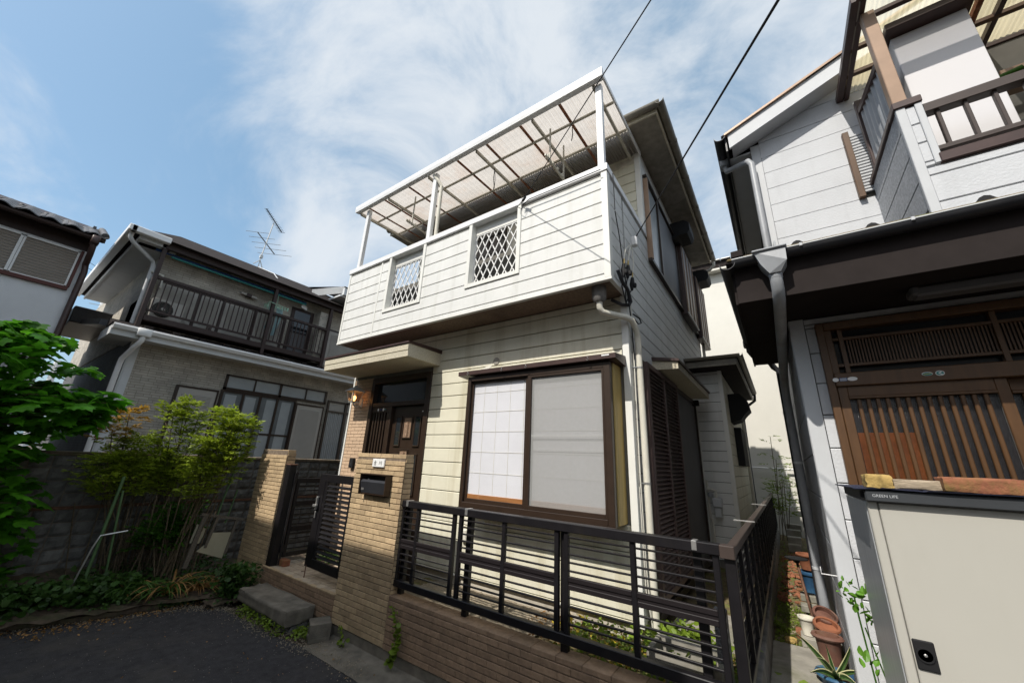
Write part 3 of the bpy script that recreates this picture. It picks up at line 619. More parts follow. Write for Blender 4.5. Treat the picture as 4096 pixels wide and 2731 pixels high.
for i in range(1, 6):
    z = 1.325+i*.205; lt.box(-2.73, -1.2, YB+.0489, YB+.0516, z-.0017, z+.0017)
lt.build('paper_screen_grid', 'shojilat', B)
MB().box(-2.73, -1.2, YB+.045, YB+.057, 1.24, 1.325, .002).build('wood_sill', 'woodor', B)
hd = MB().prism([(-2.89, YW, 2.53), (-2.89, 3.06, 2.545), (-2.89, 3.045, 2.548), (-2.89, 3.045, 2.592), (-2.89, YW, 2.63)], (1.825, 0, 0)).build('window_hood', 'brownmetal', B)
for x in (-2.74, -2.28, -1.98, -1.32):
    MB().tube([(x, 3.04, 2.58)] + [(x+.010*math.sin(a), 3.03-.004*math.cos(a), 2.572-.012+.012*math.cos(a)) for a in [k*.6 for k in range(9)]], .0028, 6).build('hook', 'steel', hd)
bx('tape', 'white', hd, -1.19, -1.12, 3.041, 3.0448, 2.572, 2.584, 0)
mm = MB().lathe((0, 0, 0), [(.045, 0), (.042, .006), (.03, .008)], 18); q = MB(); q.add([(-2.575+v[0]+R.uniform(-.003, .003), YW-.015-v[2], 2.755+v[1]+R.uniform(-.003, .003)) for v in mm.v], mm.f).build('putty_patch', 'concrete', H)
q = MB().prism([(-2.63, YW-.0155, 2.72), (-2.72, YW-.0155, 2.705), (-2.83, YW-.0155, 2.665), (-2.86, YW-.0155, 2.635), (-2.78, YW-.0155, 2.645), (-2.66, YW-.0155, 2.685)], (0, -.0006, 0)).build('glue_stain', 'shojilat', H)
v = bx('foundation_vent', 'black', H, -2.335, -2.04, YW-.002, YW+.004, .56, .612, 0)
o_ = MB().box(-2.885, -2.815, YW-.05, YW-.01, .835, .96, .012).build('socket_cover', 'ivory', H)
bx('socket_cover', 'shojilat', H, -2.875, -2.815, YW-.02, YW-.012, 1.0, 1.07, .004)

# balcony
BF, ZB0, ZB1 = 2.944, 3.245, 4.43
ops = [(-4.349, -3.576, 3.56, 4.43), (-2.803, -2.03, 3.56, 4.43)]
bc = MB(); bc.box(XL+.016, -4.36, BF+.003, BF+.075, ZB0+.02, ZB1).box(-3.565, -2.815, BF+.003, BF+.075, ZB0+.02, ZB1).box(-2.02, XS-.016, BF+.003, BF+.075, ZB0+.02, ZB1)
for a, b, c_, d_ in ops: bc.box(a-.012, b+.012, BF+.003, BF+.075, ZB0+.02, 3.552)
bc.box(XL+.016, XL+.09, BF+.075, 4.26, ZB0+.02, ZB1).box(XS-.09, XS-.016, BF+.075, YW+.003, ZB0+.02, ZB1).box(XS-.09, XS-.016, YW+.003, 4.258, 4.2, ZB1)
bc.build('balcony_wall', 'gap', H)
bx('balcony_floor', 'stucco', H, XL+.09, XS-.09, BF+.075, 4.258, 3.30, 3.36, 0)
siding(H, 'siding_board', 'siding', 'y', BF, -1, XL+.034, -4.545, 3.262, 4.405, PT, 3.306, ops)
siding(H, 'siding_board', 'siding', 'y', BF, -1, -4.515, XS-.062, 3.262, 4.405, PT, 3.306, ops)
siding(H, 'siding_board', 'siding', 'x', XS, 1, BF+.05, 4.26, 3.262, 4.405, PT, 3.306) if 0 else None
bx('joint_strip', 'trim', H, -4.545, -4.515, BF-.02, BF+.002, 3.262, 4.41, .003)
MB().box(XS-.06, XS+.002, BF-.024, BF-.002, 3.262, 4.42, .002).box(XS-.016, XS+.004, BF-.002, BF+.05, 3.262, 4.42, .002).build('corner_board', 'trim', H)
MB().box(XL-.004, XL+.032, BF-.022, BF, 3.262, 4.42, .002).build('corner_board', 'trim', H)
MB().box(XL-.012, XS+.008, BF-.026, BF+.02, 3.235, 3.262, .003).box(XS-.03, XS+.008, BF+.02, YW-.022, 3.235, 3.262, .003).build('balcony_base_trim', 'trim', H)
bx('balcony_soffit', 'soffit', H, XL, XS-.032, BF+.021, YW-.001, 3.246, 3.262, 0)
for (a, b, c_, d_) in ops:   # trimmed openings with diamond lattice
    t = MB(); t.box(a, a+.05, BF-.028, BF+.09, c_, d_, .003).box(b-.05, b, BF-.028, BF+.09, c_, d_, .003).box(a+.05, b-.05, BF-.028, BF+.09, c_, c_+.05, .003)
    t.box(a+.05, b-.05, BF+.05, BF+.10, d_-.13, d_-.005, .002)
    op = t.build('balcony_opening', 'trim', H, label='trimmed balcony opening with white diamond lattice')
    ia, ib, ic, id_ = a+.05, b-.05, c_+.05, d_-.13
    m = MB(); m.box(ia, ia+.014, BF+.055, BF+.07, ic, id_).box(ib-.014, ib, BF+.055, BF+.07, ic, id_).box(ia+.014, ib-.014, BF+.055, BF+.07, id_-.012, id_).box(ia+.014, ib-.014, BF+.055, BF+.07, ic, ic+.012); m.build('lattice_frame', 'white', op)
    w_, h_ = ib-ia, id_-ic; k = w_/h_*.97*1.12
    for sgn, yy in ((1, BF+.058), (-1, BF+.067)):
        for i in range(-9, 16):
            # line x = x0 + sgn*s*(z-ic), spaced .095
            s_ = .52; x0 = ia + i*.104
            pts = []
            for z in (ic, id_):
                pts.append((x0+sgn*s_*(z-ic), z))
            (xa, za), (xb, zb) = pts
            def clip(x, z, lim): return (lim, z + (lim-x)/(sgn*s_))
            if sgn > 0:
                if xb <= ia or xa >= ib: continue
                if xa < ia: xa, za = clip(xa, za, ia)
                if xb > ib: xb, zb = clip(xb, zb, ib)
            else:
                if xa <= ia or xb >= ib: continue
                if xa > ib: xa, za = clip(xa, za, ib)
                if xb < ia: xb, zb = clip(xb, zb, ia)
            if abs(zb-za) < .03: continue
            MB().bar((xa, yy, za), (xb, yy, zb), .011, .008, (0, 1, 0)).build('lattice_bar', 'white', op)
cp = MB().box(XL-.02, -2.02, BF-.034, BF+.10, ZB1, 4.51, .004).box(-2.018, XS+.012, BF-.034, BF+.10, ZB1, 4.51, .004).box(XS-.10, XS+.012, BF+.1, 4.245, ZB1, 4.508, .004).box(XL-.02, XL+.10, BF+.1, 4.245, ZB1, 4.508, .004).build('balcony_cap', 'alu', H)
# balcony canopy
CX0, CX1, CY0, CY1, CZ = -5.45, -1.005, 2.89, 4.25, 5.655
fr = MB()
fr.prism([(CX0, CY0-.045, 5.608), (CX0, CY0+.03, 5.62), (CX0, CY0+.03, 5.68), (CX0, CY0-.03, 5.725), (CX0, CY0-.05, 5.72), (CX0, CY0-.052, 5.655)], (2.23, 0, 0))
fr.prism([(CX0+2.234, CY0-.045, 5.608), (CX0+2.234, CY0+.03, 5.62), (CX0+2.234, CY0+.03, 5.68), (CX0+2.234, CY0-.03, 5.725), (CX0+2.234, CY0-.05, 5.72), (CX0+2.234, CY0-.052, 5.655)], (CX1-CX0-2.234, 0, 0))
can = fr.build('balcony_canopy', 'alu', H, label='flat canopy of corrugated plastic on a white aluminium frame')
for x in (CX1-.012, CX0+.012): MB().bar((x, CY0+.03, 5.655), (x, CY1, 5.725), .02, .055, c=.002).build('side_beam', 'alu', can)
for x in (-1.135, -1.925, -2.808, -3.727, -4.651, -5.40): MB().bar((x, CY0+.03, 5.605), (x, CY1, 5.675), .03, .042, c=.003).build('rafter', 'aludirty', can)
for yy in (3.27, 3.74): MB().bar((CX0+.03, yy, 5.648+.054*(yy-2.9)), (CX1-.03, yy, 5.648+.054*(yy-2.9)), .03, .022, c=.003).build('purlin', 'aludirty', can)
for x in (-1.571, -2.121, -2.658, -3.185, -4.2, -4.79, -5.2): MB().bar((x, CY0+.05, 5.661), (x, CY1-.06, 5.733), .035, .008).build('batten', 'rust', can)
bx('wall_beam', 'aludirty', can, CX0, CX1-.03, CY1-.02, CY1+.03, 5.60, 5.70, .003)
wv = MB(); nn = 640
vs = []
for i in range(nn+1):
    x = CX0+.02+(CX1-CX0-.04)*i/nn; h = .0075*math.sin(2*math.pi*(x-CX0)/.038)
    vs += [(x, CY0+.03, 5.672+h), (x, (CY0+CY1)/2, 5.708+h), (x, CY1, 5.744+h)]
wv.add(vs, [(3*i+j, 3*i+3+j, 3*i+4+j, 3*i+1+j) for i in range(nn) for j in (0, 1)])
wv.build('corrugated_sheet', 'poly', can, True, fix=False)
for x in (-1.085, -3.585, -5.19): MB().box(x-.034, x+.034, BF-.018, BF+.04, 4.51, 5.61, .004).build('canopy_post', 'alu', can)
MB().tube([(-3.60, 2.915, 5.58), (-3.53, 2.95, 5.47), (-3.49, 2.985, 5.38), (-3.49, 2.985, 4.51)], .026, 10).build('canopy_pipe', 'pvc', can)
for xa, ya in ((-1.80, 3.15), (-1.78, 3.47), (-4.23, 3.12), (-4.21, 3.45)): MB().box(xa-.008, xa+.008, ya-.008, ya+.008, 5.08, 5.61).build('pole_hanger', 'aludirty', can)
for xa, ya in ((-1.79, 3.3), (-4.22, 3.28)):
    m = MB().bar((xa, ya-.28, 5.10), (xa, ya+.32, 5.08), .02, .03)
    for k in range(5): m.box(xa-.02, xa+.02, ya-.24+k*.12, ya-.22+k*.12, 5.09, 5.13)
    m.build('pole_bracket', 'aludirty', can)
MB().tube([(-2.79, 3.31, 5.62), (-2.80, 3.31, 5.45), (-2.78, 3.31, 5.30), (-2.80, 3.31, 5.22)], .005, 5).tube([(-2.79, 3.31, 5.62), (-2.77, 3.31, 5.40), (-2.775, 3.31, 5.26)], .004, 5).tube([(-1.56, 3.27, 5.60), (-1.555, 3.27, 5.48), (-1.57, 3.27, 5.40)], .006, 5).build('loose_cord', 'black', can)

# second floor front and the east side
siding(H, 'siding_board', 'cream', 'y', 4.255, -1, XL+.03, XS-.075, 4.40, 5.79, PT, 4.38, [(-4.6, -2.6, 4.3, 5.5)])
bx('balcony_window', 'darkglass', H, -4.6, -2.6, 4.235, 4.257, 4.36, 5.5, 0)
for x in (-4.6, -3.95, -3.6, -3.25, -2.64): bx('balcony_window_stile', 'bronze', H, x, x+.04, 4.215, 4.24, 4.36, 5.5)
bx('balcony_window_curtain', 'shojilat', H, -3.2, -2.66, 4.226, 4.233, 4.36, 5.46, 0)
for k in range(22): bx('shutter_slat', 'brownmetal', H, -5.0, -4.62, 4.205, 4.235, 4.40+k*.05, 4.43+k*.05)
MB().box(XS-.07, XS+.002, 4.228, 4.253, 4.44, 5.799, .002).box(XS-.012, XS+.005, 4.253, 4.30, 4.44, 5.799, .002).build('corner_board', 'trim', H)
SH = [(3.62, 6.42, .4, 2.66), (4.30, 8.0, 4.13, 5.43)]
siding(H, 'siding_board', 'siding', 'x', XS-.014, 1, BF+.05, YW-.001, 3.262, 4.405, PT, 3.306, [])
siding(H, 'siding_board', 'siding', 'x', XS-.014, 1, YW+.051, 5.70, .52, 4.405, PT, 3.306-18*PT, SH)
siding(H, 'siding_board', 'siding', 'x', XS-.014, 1, 5.72, 7.9, .52, 4.1, PT, 3.306-18*PT, SH)
siding(H, 'siding_board', 'siding', 'x', XS-.014, 1, 4.305, 7.9, 4.405, 5.79, PT, 3.306-18*PT, SH)
bx('joint_strip', 'trim', H, XS-.012, XS+.004, 5.698, 5.722, .52, 4.13, .002)
# 2F side window strip
w2 = MB().box(XS-.01, XS+.05, 4.30, 8.0, 4.10, 4.145, .003).box(XS-.01, XS+.05, 4.33, 8.0, 5.40, 5.44, .003).box(XS-.01, XS+.04, 6.13, 6.17, 4.145, 5.4, .003).box(XS-.01, XS+.04, 4.93, 4.98, 4.145, 5.4, .003).box(XS-.01, XS+.04, 7.94, 8.0, 4.145, 5.4).build('side_window', 'bronze', H, label='long upper side window with a louvred shutter box')
bx('window_jamb', 'umber', w2, XS-.005, XS+.062, 4.31, 4.35, 4.13, 5.36, .003)
bx('window_pane', 'frosted', w2, XS-.004, XS+.012, 4.35, 4.93, 4.145, 5.40, 0); bx('grey_shutter', 'greypanel', w2, XS-.004, XS+.02, 4.98, 6.13, 4.145, 5.40, 0)
bx('pane_stile', 'bronze', w2, XS, XS+.03, 5.02, 5.06, 4.145, 5.4)
for (a, b) in ((6.17, 7.15), (7.55, 8.5)):
    bx('shutter_box', 'brownmetal', w2, XS, XS+.10, a, b, 4.05, 5.36, .004)
    for k in range(4): bx('shutter_bar', 'umber', w2, XS+.10, XS+.112, a+.05+k*(b-a-.1)/3, a+.068+k*(b-a-.1)/3, 4.08, 5.33, .002)
    bx('shutter_rail', 'alu', w2, XS+.10, XS+.116, a, b, 4.06, 4.078, .002)
bx('rear_pane', 'greypanel', w2, XS, XS+.02, 7.17, 7.5, 4.15, 5.4, 0)
for yy in (5.92, 7.85):   # rounded vent hoods under the eave
    pts = [(XS+.0, 5.62), (XS+.22, 5.62), (XS+.30, 5.55), (XS+.30, 5.42), (XS+.26, 5.36), (XS+.13, 5.36), (XS+.02, 5.30)]
    MB().prism([(x, yy, z) for x, z in pts], (0, .40, 0)).build('vent_hood', 'black', H)
# main roof: hipped, with box eaves and gutters
EX, EY, EZ = -.687, 3.80, 5.80
sf = MB().box(XL-.4, EX, EY, 4.255, EZ, EZ+.02).box(XS-.014, EX, 4.255, 8.0, EZ, EZ+.02); sf.build('eave_soffit', 'soffit2', H)
fa = MB().box(XL-.4, EX, EY-.02, EY, EZ-.012, EZ+.085).box(EX, EX+.02, EY-.02, 8.0, EZ-.012, EZ+.085); fa.build('fascia', 'stucco', H)
rf = MB(); a = (XL-.45, EY-.06, EZ+.085); b = (EX+.06, EY-.06, EZ+.085); c_ = (EX+.06, 8.05, EZ+.085); d_ = (XL-.45, 8.05, EZ+.085); r1_ = (-3.2, 5.86, 6.75)
rf.add([a, b, c_, d_, r1_], [(0, 1, 4), (1, 2, 4), (2, 3, 4), (3, 0, 4), (3, 2, 1, 0)]); rf.build('roof', 'roofdark', H)
def gutter(p, q, r=.045, up_=.0):
    """half-round gutter channel from p to q (rim height at p, q)"""
    p, q = Vector(p), Vector(q); d = (q-p).normalized(); s = d.cross(Vector((0, 0, 1))).normalized(); m = MB(); n = 9; vs = []
    for o in (p, q):
        for rr_ in (r, r-.004):
            vs += [o + s*rr_*math.cos(math.pi+math.pi*k/n) + Vector((0, 0, rr_*math.sin(math.pi+math.pi*k/n))) for k in range(n+1)]
    N = n+1; fs = []
    for k in range(n): fs += [(k, k+1, 2*N+k+1, 2*N+k), (N+k+1, N+k, 3*N+k, 3*N+k+1), (k, N+k, N+k+1, k+1), (2*N+k+1, 3*N+k+1, 3*N+k, 2*N+k)]
    fs += [(0, 2*N, 3*N, N), (n, N+n, 3*N+n, 2*N+n)]
    return m.add(vs, fs)
m = gutter((XL-.4, EY-.07, EZ+.075), (EX+.07, EY-.07, EZ+.075), .05); m2 = gutter((EX+.07, EY-.115, EZ+.075), (EX+.07, 8.03, EZ+.075), .05)
g_ = m.build('roof_gutter', 'gutter', H, True); m2.build('roof_gutter', 'gutter', H, True)
for yy in (4.4, 5.2, 6.0, 6.9, 7.7): bx('gutter_joint', 'gutter', H, EX+.015, EX+.125, yy-.02, yy+.02, EZ+.02, EZ+.078, .006)
MB().tube([(EX+.07, 8.03, EZ+.02), (EX+.07, 8.03, EZ-.06), (EX-.02, 8.05, EZ-.14), (XS+.03, 8.05, EZ-.2), (XS+.03, 8.05, 3.4)], .03, 8).build('downpipe', 'pvc', H, True)
# balcony drain and downpipe at the front corner
dp = MB().lathe((-1.20, 3.06, 3.10), [(.045, 0), (.065, .03), (.07, .145)], 14).build('drain_funnel', 'concrete_dark', H, True)
MB().tube([(-1.20, 3.06, 3.12), (-1.20, 3.065, 3.045), (-1.185, 3.09, 3.01), (-1.15, 3.12, 3.0), (-1.015, 3.265, 2.98), (-.985, 3.31, 2.965), (-.972, 3.37, 2.90), (-.970, 3.41, 2.85), (-.970, 3.42, 2.79), (-.970, 3.42, .36)], .029, 12).build('downpipe', 'pvc', H, True, label='ivory downpipe bending from the balcony drain to the ground')
for z in (2.52, 1.52, .62): MB().lathe((-.970, 3.42, z), [(.0315, 0), (.0315, .016)], 14).bar((-.975, 3.40, z+.008), (-1.02, 3.37, z+.008), .008).build('pipe_clip', 'steel', H)
MB().tube([(-1.012, 3.40, 3.2), (-1.008, 3.385, 2.6), (-1.012, 3.375, 1.6), (-1.008, 3.38, .9), (-.99, 3.39, .5)], .006, 6).tube([(-1.02, 3.36, 1.5), (-1.015, 3.365, .75), (-.99, 3.38, .55)], .005, 6).build('wall_cable', 'ivory', H)
# side sliding door, louvred shutter and little roof
sd = MB().box(XS-.01, XS+.035, 3.62, 3.66, .55, 2.66, .003).box(XS-.01, XS+.035, 6.36, 6.42, .45, 2.66, .003).box(XS-.01, XS+.035, 3.66, 6.36, 2.60, 2.66, .003).box(XS-.01, XS+.03, 4.93, 5.02, .45, 2.6, .003).box(XS-.01, XS+.035, 3.66, 6.36, .45, .52, .003).build('side_door', 'bronze', H, label='tall side door with a brown louvred shutter')
bx('grey_pane', 'greypanel', sd, XS-.005, XS+.012, 5.02, 6.36, .52, 2.6, 0)
shf = MB().box(XS+.03, XS+.075, 3.63, 3.685, .60, 2.64, .003).box(XS+.03, XS+.075, 4.88, 4.93, .60, 2.64, .003).box(XS+.03, XS+.075, 4.25, 4.30, .65, 2.6, .003).box(XS+.03, XS+.075, 3.685, 4.88, 2.59, 2.64, .003).box(XS+.03, XS+.075, 3.685, 4.88, .60, .65, .003).box(XS+.01, XS+.03, 3.685, 4.88, .65, 2.59).build('louvre_shutter', 'shutbrown', H, label='brown louvred shutter of the side door')
for k in range(48):
    z = .66+k*.0402
    piece('louvre', 'sdl', lambda: (lambda t: MB().add([(v[0]*.8+v[2]*.6, v[1], v[2]*.8-v[0]*.6) for v in t.v], t.f))(MB().box(-.017, .017, -.597, .597, -.0045, .0045, .001)), 'shutbrown', shf, (XS+.055, 4.283, z+.012))
hs = MB().prism([(XS, 4.12, 2.67), (-.77, 4.12, 2.66), (-.77, 4.12, 2.735), (XS, 4.12, 2.77)], (0, 2.06, 0)).build('side_hood', 'stucco', H, label='small stucco hood over the side door')
MB().prism([(XS, 4.10, 2.772), (-.755, 4.10, 2.737), (-.755, 4.10, 2.765), (XS, 4.10, 2.81)], (0, 2.1, 0)).build('hood_cap', 'brownmetal', hs)
bx('hood_bracket', 'black', H, XS, XS+.10, 6.22, 6.30, 2.58, 2.66)
# rear single-storey extension
RX = -.60
bx('rear_wall', 'gap', H, XS-.014, RX-.016, 6.42, 9.6, .4, 3.12, 0)
siding(H, 'siding_board', 'siding', 'y', 6.418, -1, XS+.05, RX-.05, .5, 3.12, .143, .5)
siding(H, 'siding_board', 'cream', 'x', RX-.016, 1, 6.45, 9.6, .5, 3.10, .155, .5)
MB().box(RX-.05, RX+.004, 6.394, 6.418, .45, 3.12, .002).box(RX-.012, RX+.004, 6.418, 6.46, .45, 3.12, .002).build('corner_board', 'trim', H)
bx('corner_board', 'trim', H, XS-.0, XS+.05, 6.40, 6.43, .45, 3.12, .002)
bx('rear_soffit', 'rhbrown', H, XS, -.36, 6.05, 9.5, 3.125, 3.14, 0)
MB().box(XS, -.36, 6.03, 6.05, 3.11, 3.20, .003).box(XS, -.36, 6.02, 6.03, 3.155, 3.20).box(-.36, -.34, 6.03, 9.5, 3.11, 3.20, .003).build('rear_fascia', 'gutter', H)
MB().add([(XS, 5.98, 3.22), (-.31, 5.98, 3.22), (-.31, 9.5, 3.22), (XS, 9.5, 3.22), (XS, 6.6, 3.42), (XS, 9.5, 3.42)], [(0, 1, 4), (1, 2, 5, 4), (2, 3, 5), (0, 3, 2, 1)]).build('rear_roof', 'roofdark', H)
gutter((XS, 5.985, 3.245), (-.295, 5.985, 3.245), .04).build('roof_gutter', 'gutter', H, True); gutter((-.30, 5.95, 3.245), (-.30, 9.3, 3.245), .04).build('roof_gutter', 'gutter', H, True)
MB().tube([(-.30, 9.25, 3.2), (-.31, 9.25, 3.08), (-.42, 9.28, 3.0), (-.56, 9.3, 2.95), (-.565, 9.3, .5)], .026, 8).build('downpipe', 'rhgutter', H, True)
MB().prism([(RX+x, 7.0, z) for x, z in ((0, 2.86), (.16, 2.86), (.26, 2.74), (.28, 2.60), (.2, 2.52), (.14, 2.44), (0, 2.40))], (0, .42, 0)).build('vent_hood', 'black', H)
bx('window_grille', 'black', H, RX, RX+.10, 7.3, 8.1, 1.75, 2.35, .003)
MB().tube([(RX+.04, 8.9, 2.9), (RX+.04, 8.9, .5)], .028, 8).build('downpipe', 'ivory', H, True)

# small things on the house
LN = thing('wall_lantern', 'cream wall lantern with a glowing bulb beside the front door', 'lantern', (-5.07, 3.33, 2.34))
MB().box(-5.12, -5.06, 3.30, 3.334, 2.33, 2.46, .006).tube([(-5.09, 3.31, 2.36), (-5.09, 3.24, 2.325), (-5.07, 3.185, 2.35), (-5.065, 3.18, 2.39)], .012, 8).build('bracket', 'ivory', LN)
def fr4(c, r0, z0, r1, z1): return [(c[0]+sx*r, c[1]+sy*r, z) for r, z in ((r0, z0), (r1, z1)) for sx, sy in ((-1, -1), (1, -1), (1, 1), (-1, 1))]
C0 = (-5.065, 3.18); m = MB()
for i in range(4):
    sx, sy = ((-1, -1), (1, -1), (1, 1), (-1, 1))[i]; m.bar((C0[0]+sx*.052, C0[1]+sy*.052, 2.395), (C0[0]+sx*.085, C0[1]+sy*.085, 2.54), .009)
m.box(C0[0]-.058, C0[0]+.058, C0[1]-.058, C0[1]+.058, 2.385, 2.398).build('lantern_frame', 'ivory', LN)
v = fr4(C0, .108, 2.54, .04, 2.605) + fr4(C0, .04, 2.605, .03, 2.625); MB().add(v, [(0, 1, 5, 4), (1, 2, 6, 5), (2, 3, 7, 6), (3, 0, 4, 7), (3, 2, 1, 0), (4, 5, 6, 7)]).lathe((C0[0], C0[1], 2.605), [(.03, 0), (.022, .02), (.008, .03)], 10).build('lantern_cap', 'rhtrim', LN)
v = fr4(C0, .05, 2.398, .082, 2.54); MB().add(v, [(0, 1, 5, 4), (1, 2, 6, 5), (2, 3, 7, 6), (3, 0, 4, 7)]).build('lantern_glass', glass('tinted_glass', (.86, .72, .62)), LN, fix=False)
bulb = bpy.data.materials.new('bulb'); bulb.use_nodes = True; bp_ = bulb.node_tree.nodes['Principled BSDF']; bp_.inputs['Emission Color'].default_value = (1, .5, .16, 1); bp_.inputs['Emission Strength'].default_value = 7
MB().lathe((C0[0], C0[1], 2.40), [(.010, 0), (.012, .02), (.024, .045), (.02, .07), (.004, .085)], 12).build('bulb', bulb, LN, True)
IC = thing('doorbell', 'small black doorbell box on the tan tiles by the door', 'doorbell', (-5.04, 3.3, 1.48))
MB().box(-5.10, -5.01, 3.285, 3.332, 1.475, 1.605, .006).build('doorbell_body', 'black', IC); bx('doorbell_button', 'rhgutter', IC, -5.075, -5.035, 3.279, 3.285, 1.50, 1.54)
GM = thing('gas_meter', 'pale grey gas meter on pipes in the shaded side recess', 'gas meter', (-.86, 6.3, 1.0))
MB().box(-.90, -.78, 6.26, 6.38, 1.17, 1.29, .012).box(-.885, -.80, 6.28, 6.38, 1.04, 1.17, .01).build('meter_body', 'rhtrim', GM)
MB().tube([(-.955, 6.36, 1.52), (-.955, 6.36, .42)], .018, 8).tube([(-.955, 6.33, 1.40), (-.90, 6.32, 1.405), (-.85, 6.32, 1.385), (-.85, 6.32, 1.29)], .02, 8).tube([(-.93, 6.33, 1.02), (-.93, 6.33, .42)], .017, 8).build('meter_pipe', 'ivory', GM, True)
MB().lathe((-.92, 6.30, 1.30), [(.03, 0), (.036, .03), (.03, .06)], 12).build('regulator', 'rhpipe', GM, True)
# ---------------------------------------------------------------- right-hand house
N = thing('house', 'pale grey house with an amber lattice sliding door and brown balcony canopy', 'house', (1.8, 6.0, .28))
NX, NY, NU = .19, 3.40, 4.0
MB().box(NX+.02, 6, NY+.05, 9.5, .1, 3.1).box(NX+.02, 6, NU+.012, 9.5, 3.1, 4.80).prism([(NX+.02, NU+.016, 4.8), (3.0, NU+.016, 4.8), (3.0, NU+.016, 6.08), (NX+.02, NU+.016, 4.97)], (0, 5.4, 0)).box(3.0, 6, NU+.02, 9.4, 4.8, 6.05).build('wall', 'gap', N)
P2 = .222
siding(N, 'siding_panel', 'rhwall', 'y', NY+.014, -1, NX+.085, .33, .1, 2.69, P2, .50, [], t=.016, gap=.006)
siding(N, 'siding_panel', 'rhwall', 'y', NY+.014, -1, NX+.085, 3.0, 2.69, 2.765, P2, .50, [], t=.016, gap=.006)
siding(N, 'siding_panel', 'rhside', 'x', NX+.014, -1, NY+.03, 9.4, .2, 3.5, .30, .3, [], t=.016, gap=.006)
MB().box(NX-.01, NX+.08, NY-.012, NY+.012, .1, 2.765, .003).box(NX-.012, NX+.012, NY+.012, NY+.07, .1, 2.765, .003).build('corner_board', 'rhtrim', N)
MB().tube([(.185, NY+.02, 1.05), (.10, NY+.02, 1.05), (.10, NY+.02, 1.09)], .003, 6).build('wall_hook', 'white', N)
# amber sliding entrance
dm = MB().box(.328, .372, NY-.06, NY+.06, .3, 2.70, .004).box(.372, 3.2, NY-.06, NY+.06, 2.645, 2.70, .004).box(.372, 3.2, NY-.075, NY+.05, 2.235, 2.325, .004).box(.372, .41, NY-.04, NY+.05, 2.325, 2.645, .003)
DR = dm.build('sliding_entrance', 'doorwood', N, label='amber-brown sliding entrance with slatted leaves and a lattice transom')
bx('transom_glass', 'darkglass', DR, .41, 3.2, NY+.02, NY+.03, 2.325, 2.645, 0)
for z in (2.385, 2.575): bx('transom_rail', 'doorwood', DR, .41, 3.2, NY-.03, NY, z-.008, z+.012, .002)
for x in (.455, 1.165, 1.9): bx('transom_stile', 'doorwood', DR, x-.012, x+.014, NY-.034, NY+.002, 2.325, 2.645, .002)
for i in range(64):
    x = .487+i*.0165
    piece('transom_bar', 'trb', lambda: MB().box(-.0042, .0042, -.006, .006, -.0895, .0895), 'doorwood', DR, (x, NY-.012, 2.482))
def leaf(x0, x1, yy, parent):
    m = MB().box(x0, x0+.05, yy-.018, yy+.018, .32, 2.235, .003).box(x1-.05, x1, yy-.018, yy+.018, .32, 2.235, .003).box(x0+.05, x1-.05, yy-.018, yy+.018, 2.165, 2.235, .003).box(x0+.05, x1-.05, yy-.018, yy+.018, .32, .5, .003).box(x0+.05, x1-.05, yy-.024, yy+.0, 2.148, 2.166, .003)
    lf = m.build('door_leaf', 'doorwood', parent)
    return lf
l1 = leaf(.375, 1.125, NY-.035, DR); l2 = leaf(1.09, 1.85, NY+.01, DR)
for (x0, x1, yy, lf) in ((.425, 1.075, NY-.035, l1), (1.14, 1.80, NY+.01, l2)):
    n = 14; w = (x1-x0)/n
    for i in range(1, n): piece('door_slat', ('dsl', yy), lambda: MB().box(-.0105, .0105, -.010, .010, -.825, .825, .004), 'doorwood', DR, (x0+i*w, yy-.004, 1.323))
bx('leaf_glass', 'doorglass', DR, .425, 1.075, NY-.027, NY-.022, .5, 2.148, 0); bx('leaf_glass', 'doorglass', DR, 1.14, 1.80, NY+.018, NY+.022, .5, 2.148, 0)
bx('amber_curtain', 'amberglass', DR, .43, .715, NY-.0285, NY-.0272, .52, 1.93, 0)
bx('leaf_edge', 'steel', DR, 1.0745, 1.0775, NY-.038, NY-.030, .5, 2.148, 0)
def disc(x, z, rx, rz, mat, th=0): 
    m = MB().lathe((0, 0, 0), [(1, 0), (1, .0012)], 18); return MB().add([(x+v[0]*rx, NY-.0752-v[2]-th, z+v[1]*rz) for v in m.v], m.f).build('sticker', mat, DR)
disc(.374, 2.279, .0165, .0135, 'white'); bx('sticker', 'blue', DR, .394, .434, NY-.0762, NY-.0752, 2.268, 2.290, 0)
for i in range(3): bx('sticker_band', 'white', DR, .397, .431, NY-.0768, NY-.0763, 2.271+i*.0065, 2.2735+i*.0065, 0)
disc(.461, 2.280, .026, .0135, 'white'); disc(.812, 2.280, .024, .0115, 'white'); disc(.812, 2.279, .0215, .0095, 'teal', .0008)
MB().prism([(.793, NY-.0772, 2.274), (.830, NY-.0772, 2.281), (.831, NY-.0772, 2.285), (.795, NY-.0772, 2.278)], (0, -.0006, 0)).build('sticker_band', 'weedyellow', DR)
disc(.867, 2.280, .020, .0155, 'white'); disc(.867, 2.280, .0165, .0120, 'teal', .0008)
MB().prism([(.858, NY-.0772, 2.281), (.872, NY-.0772, 2.290), (.876, NY-.0772, 2.287), (.866, NY-.0772, 2.281), (.878, NY-.0772, 2.272), (.873, NY-.0772, 2.270)], (0, -.0006, 0)).build('sticker_arrow', 'white', DR)
# strip lamp over the door
MB().box(.795, 1.85, 3.05, 3.15, 2.70, 2.762, .012).build('strip_lamp_cover', 'greypanel', N); bx('strip_lamp_end', 'greypanel', N, .78, .82, 3.045, 3.16, 2.71, 2.764, .01)
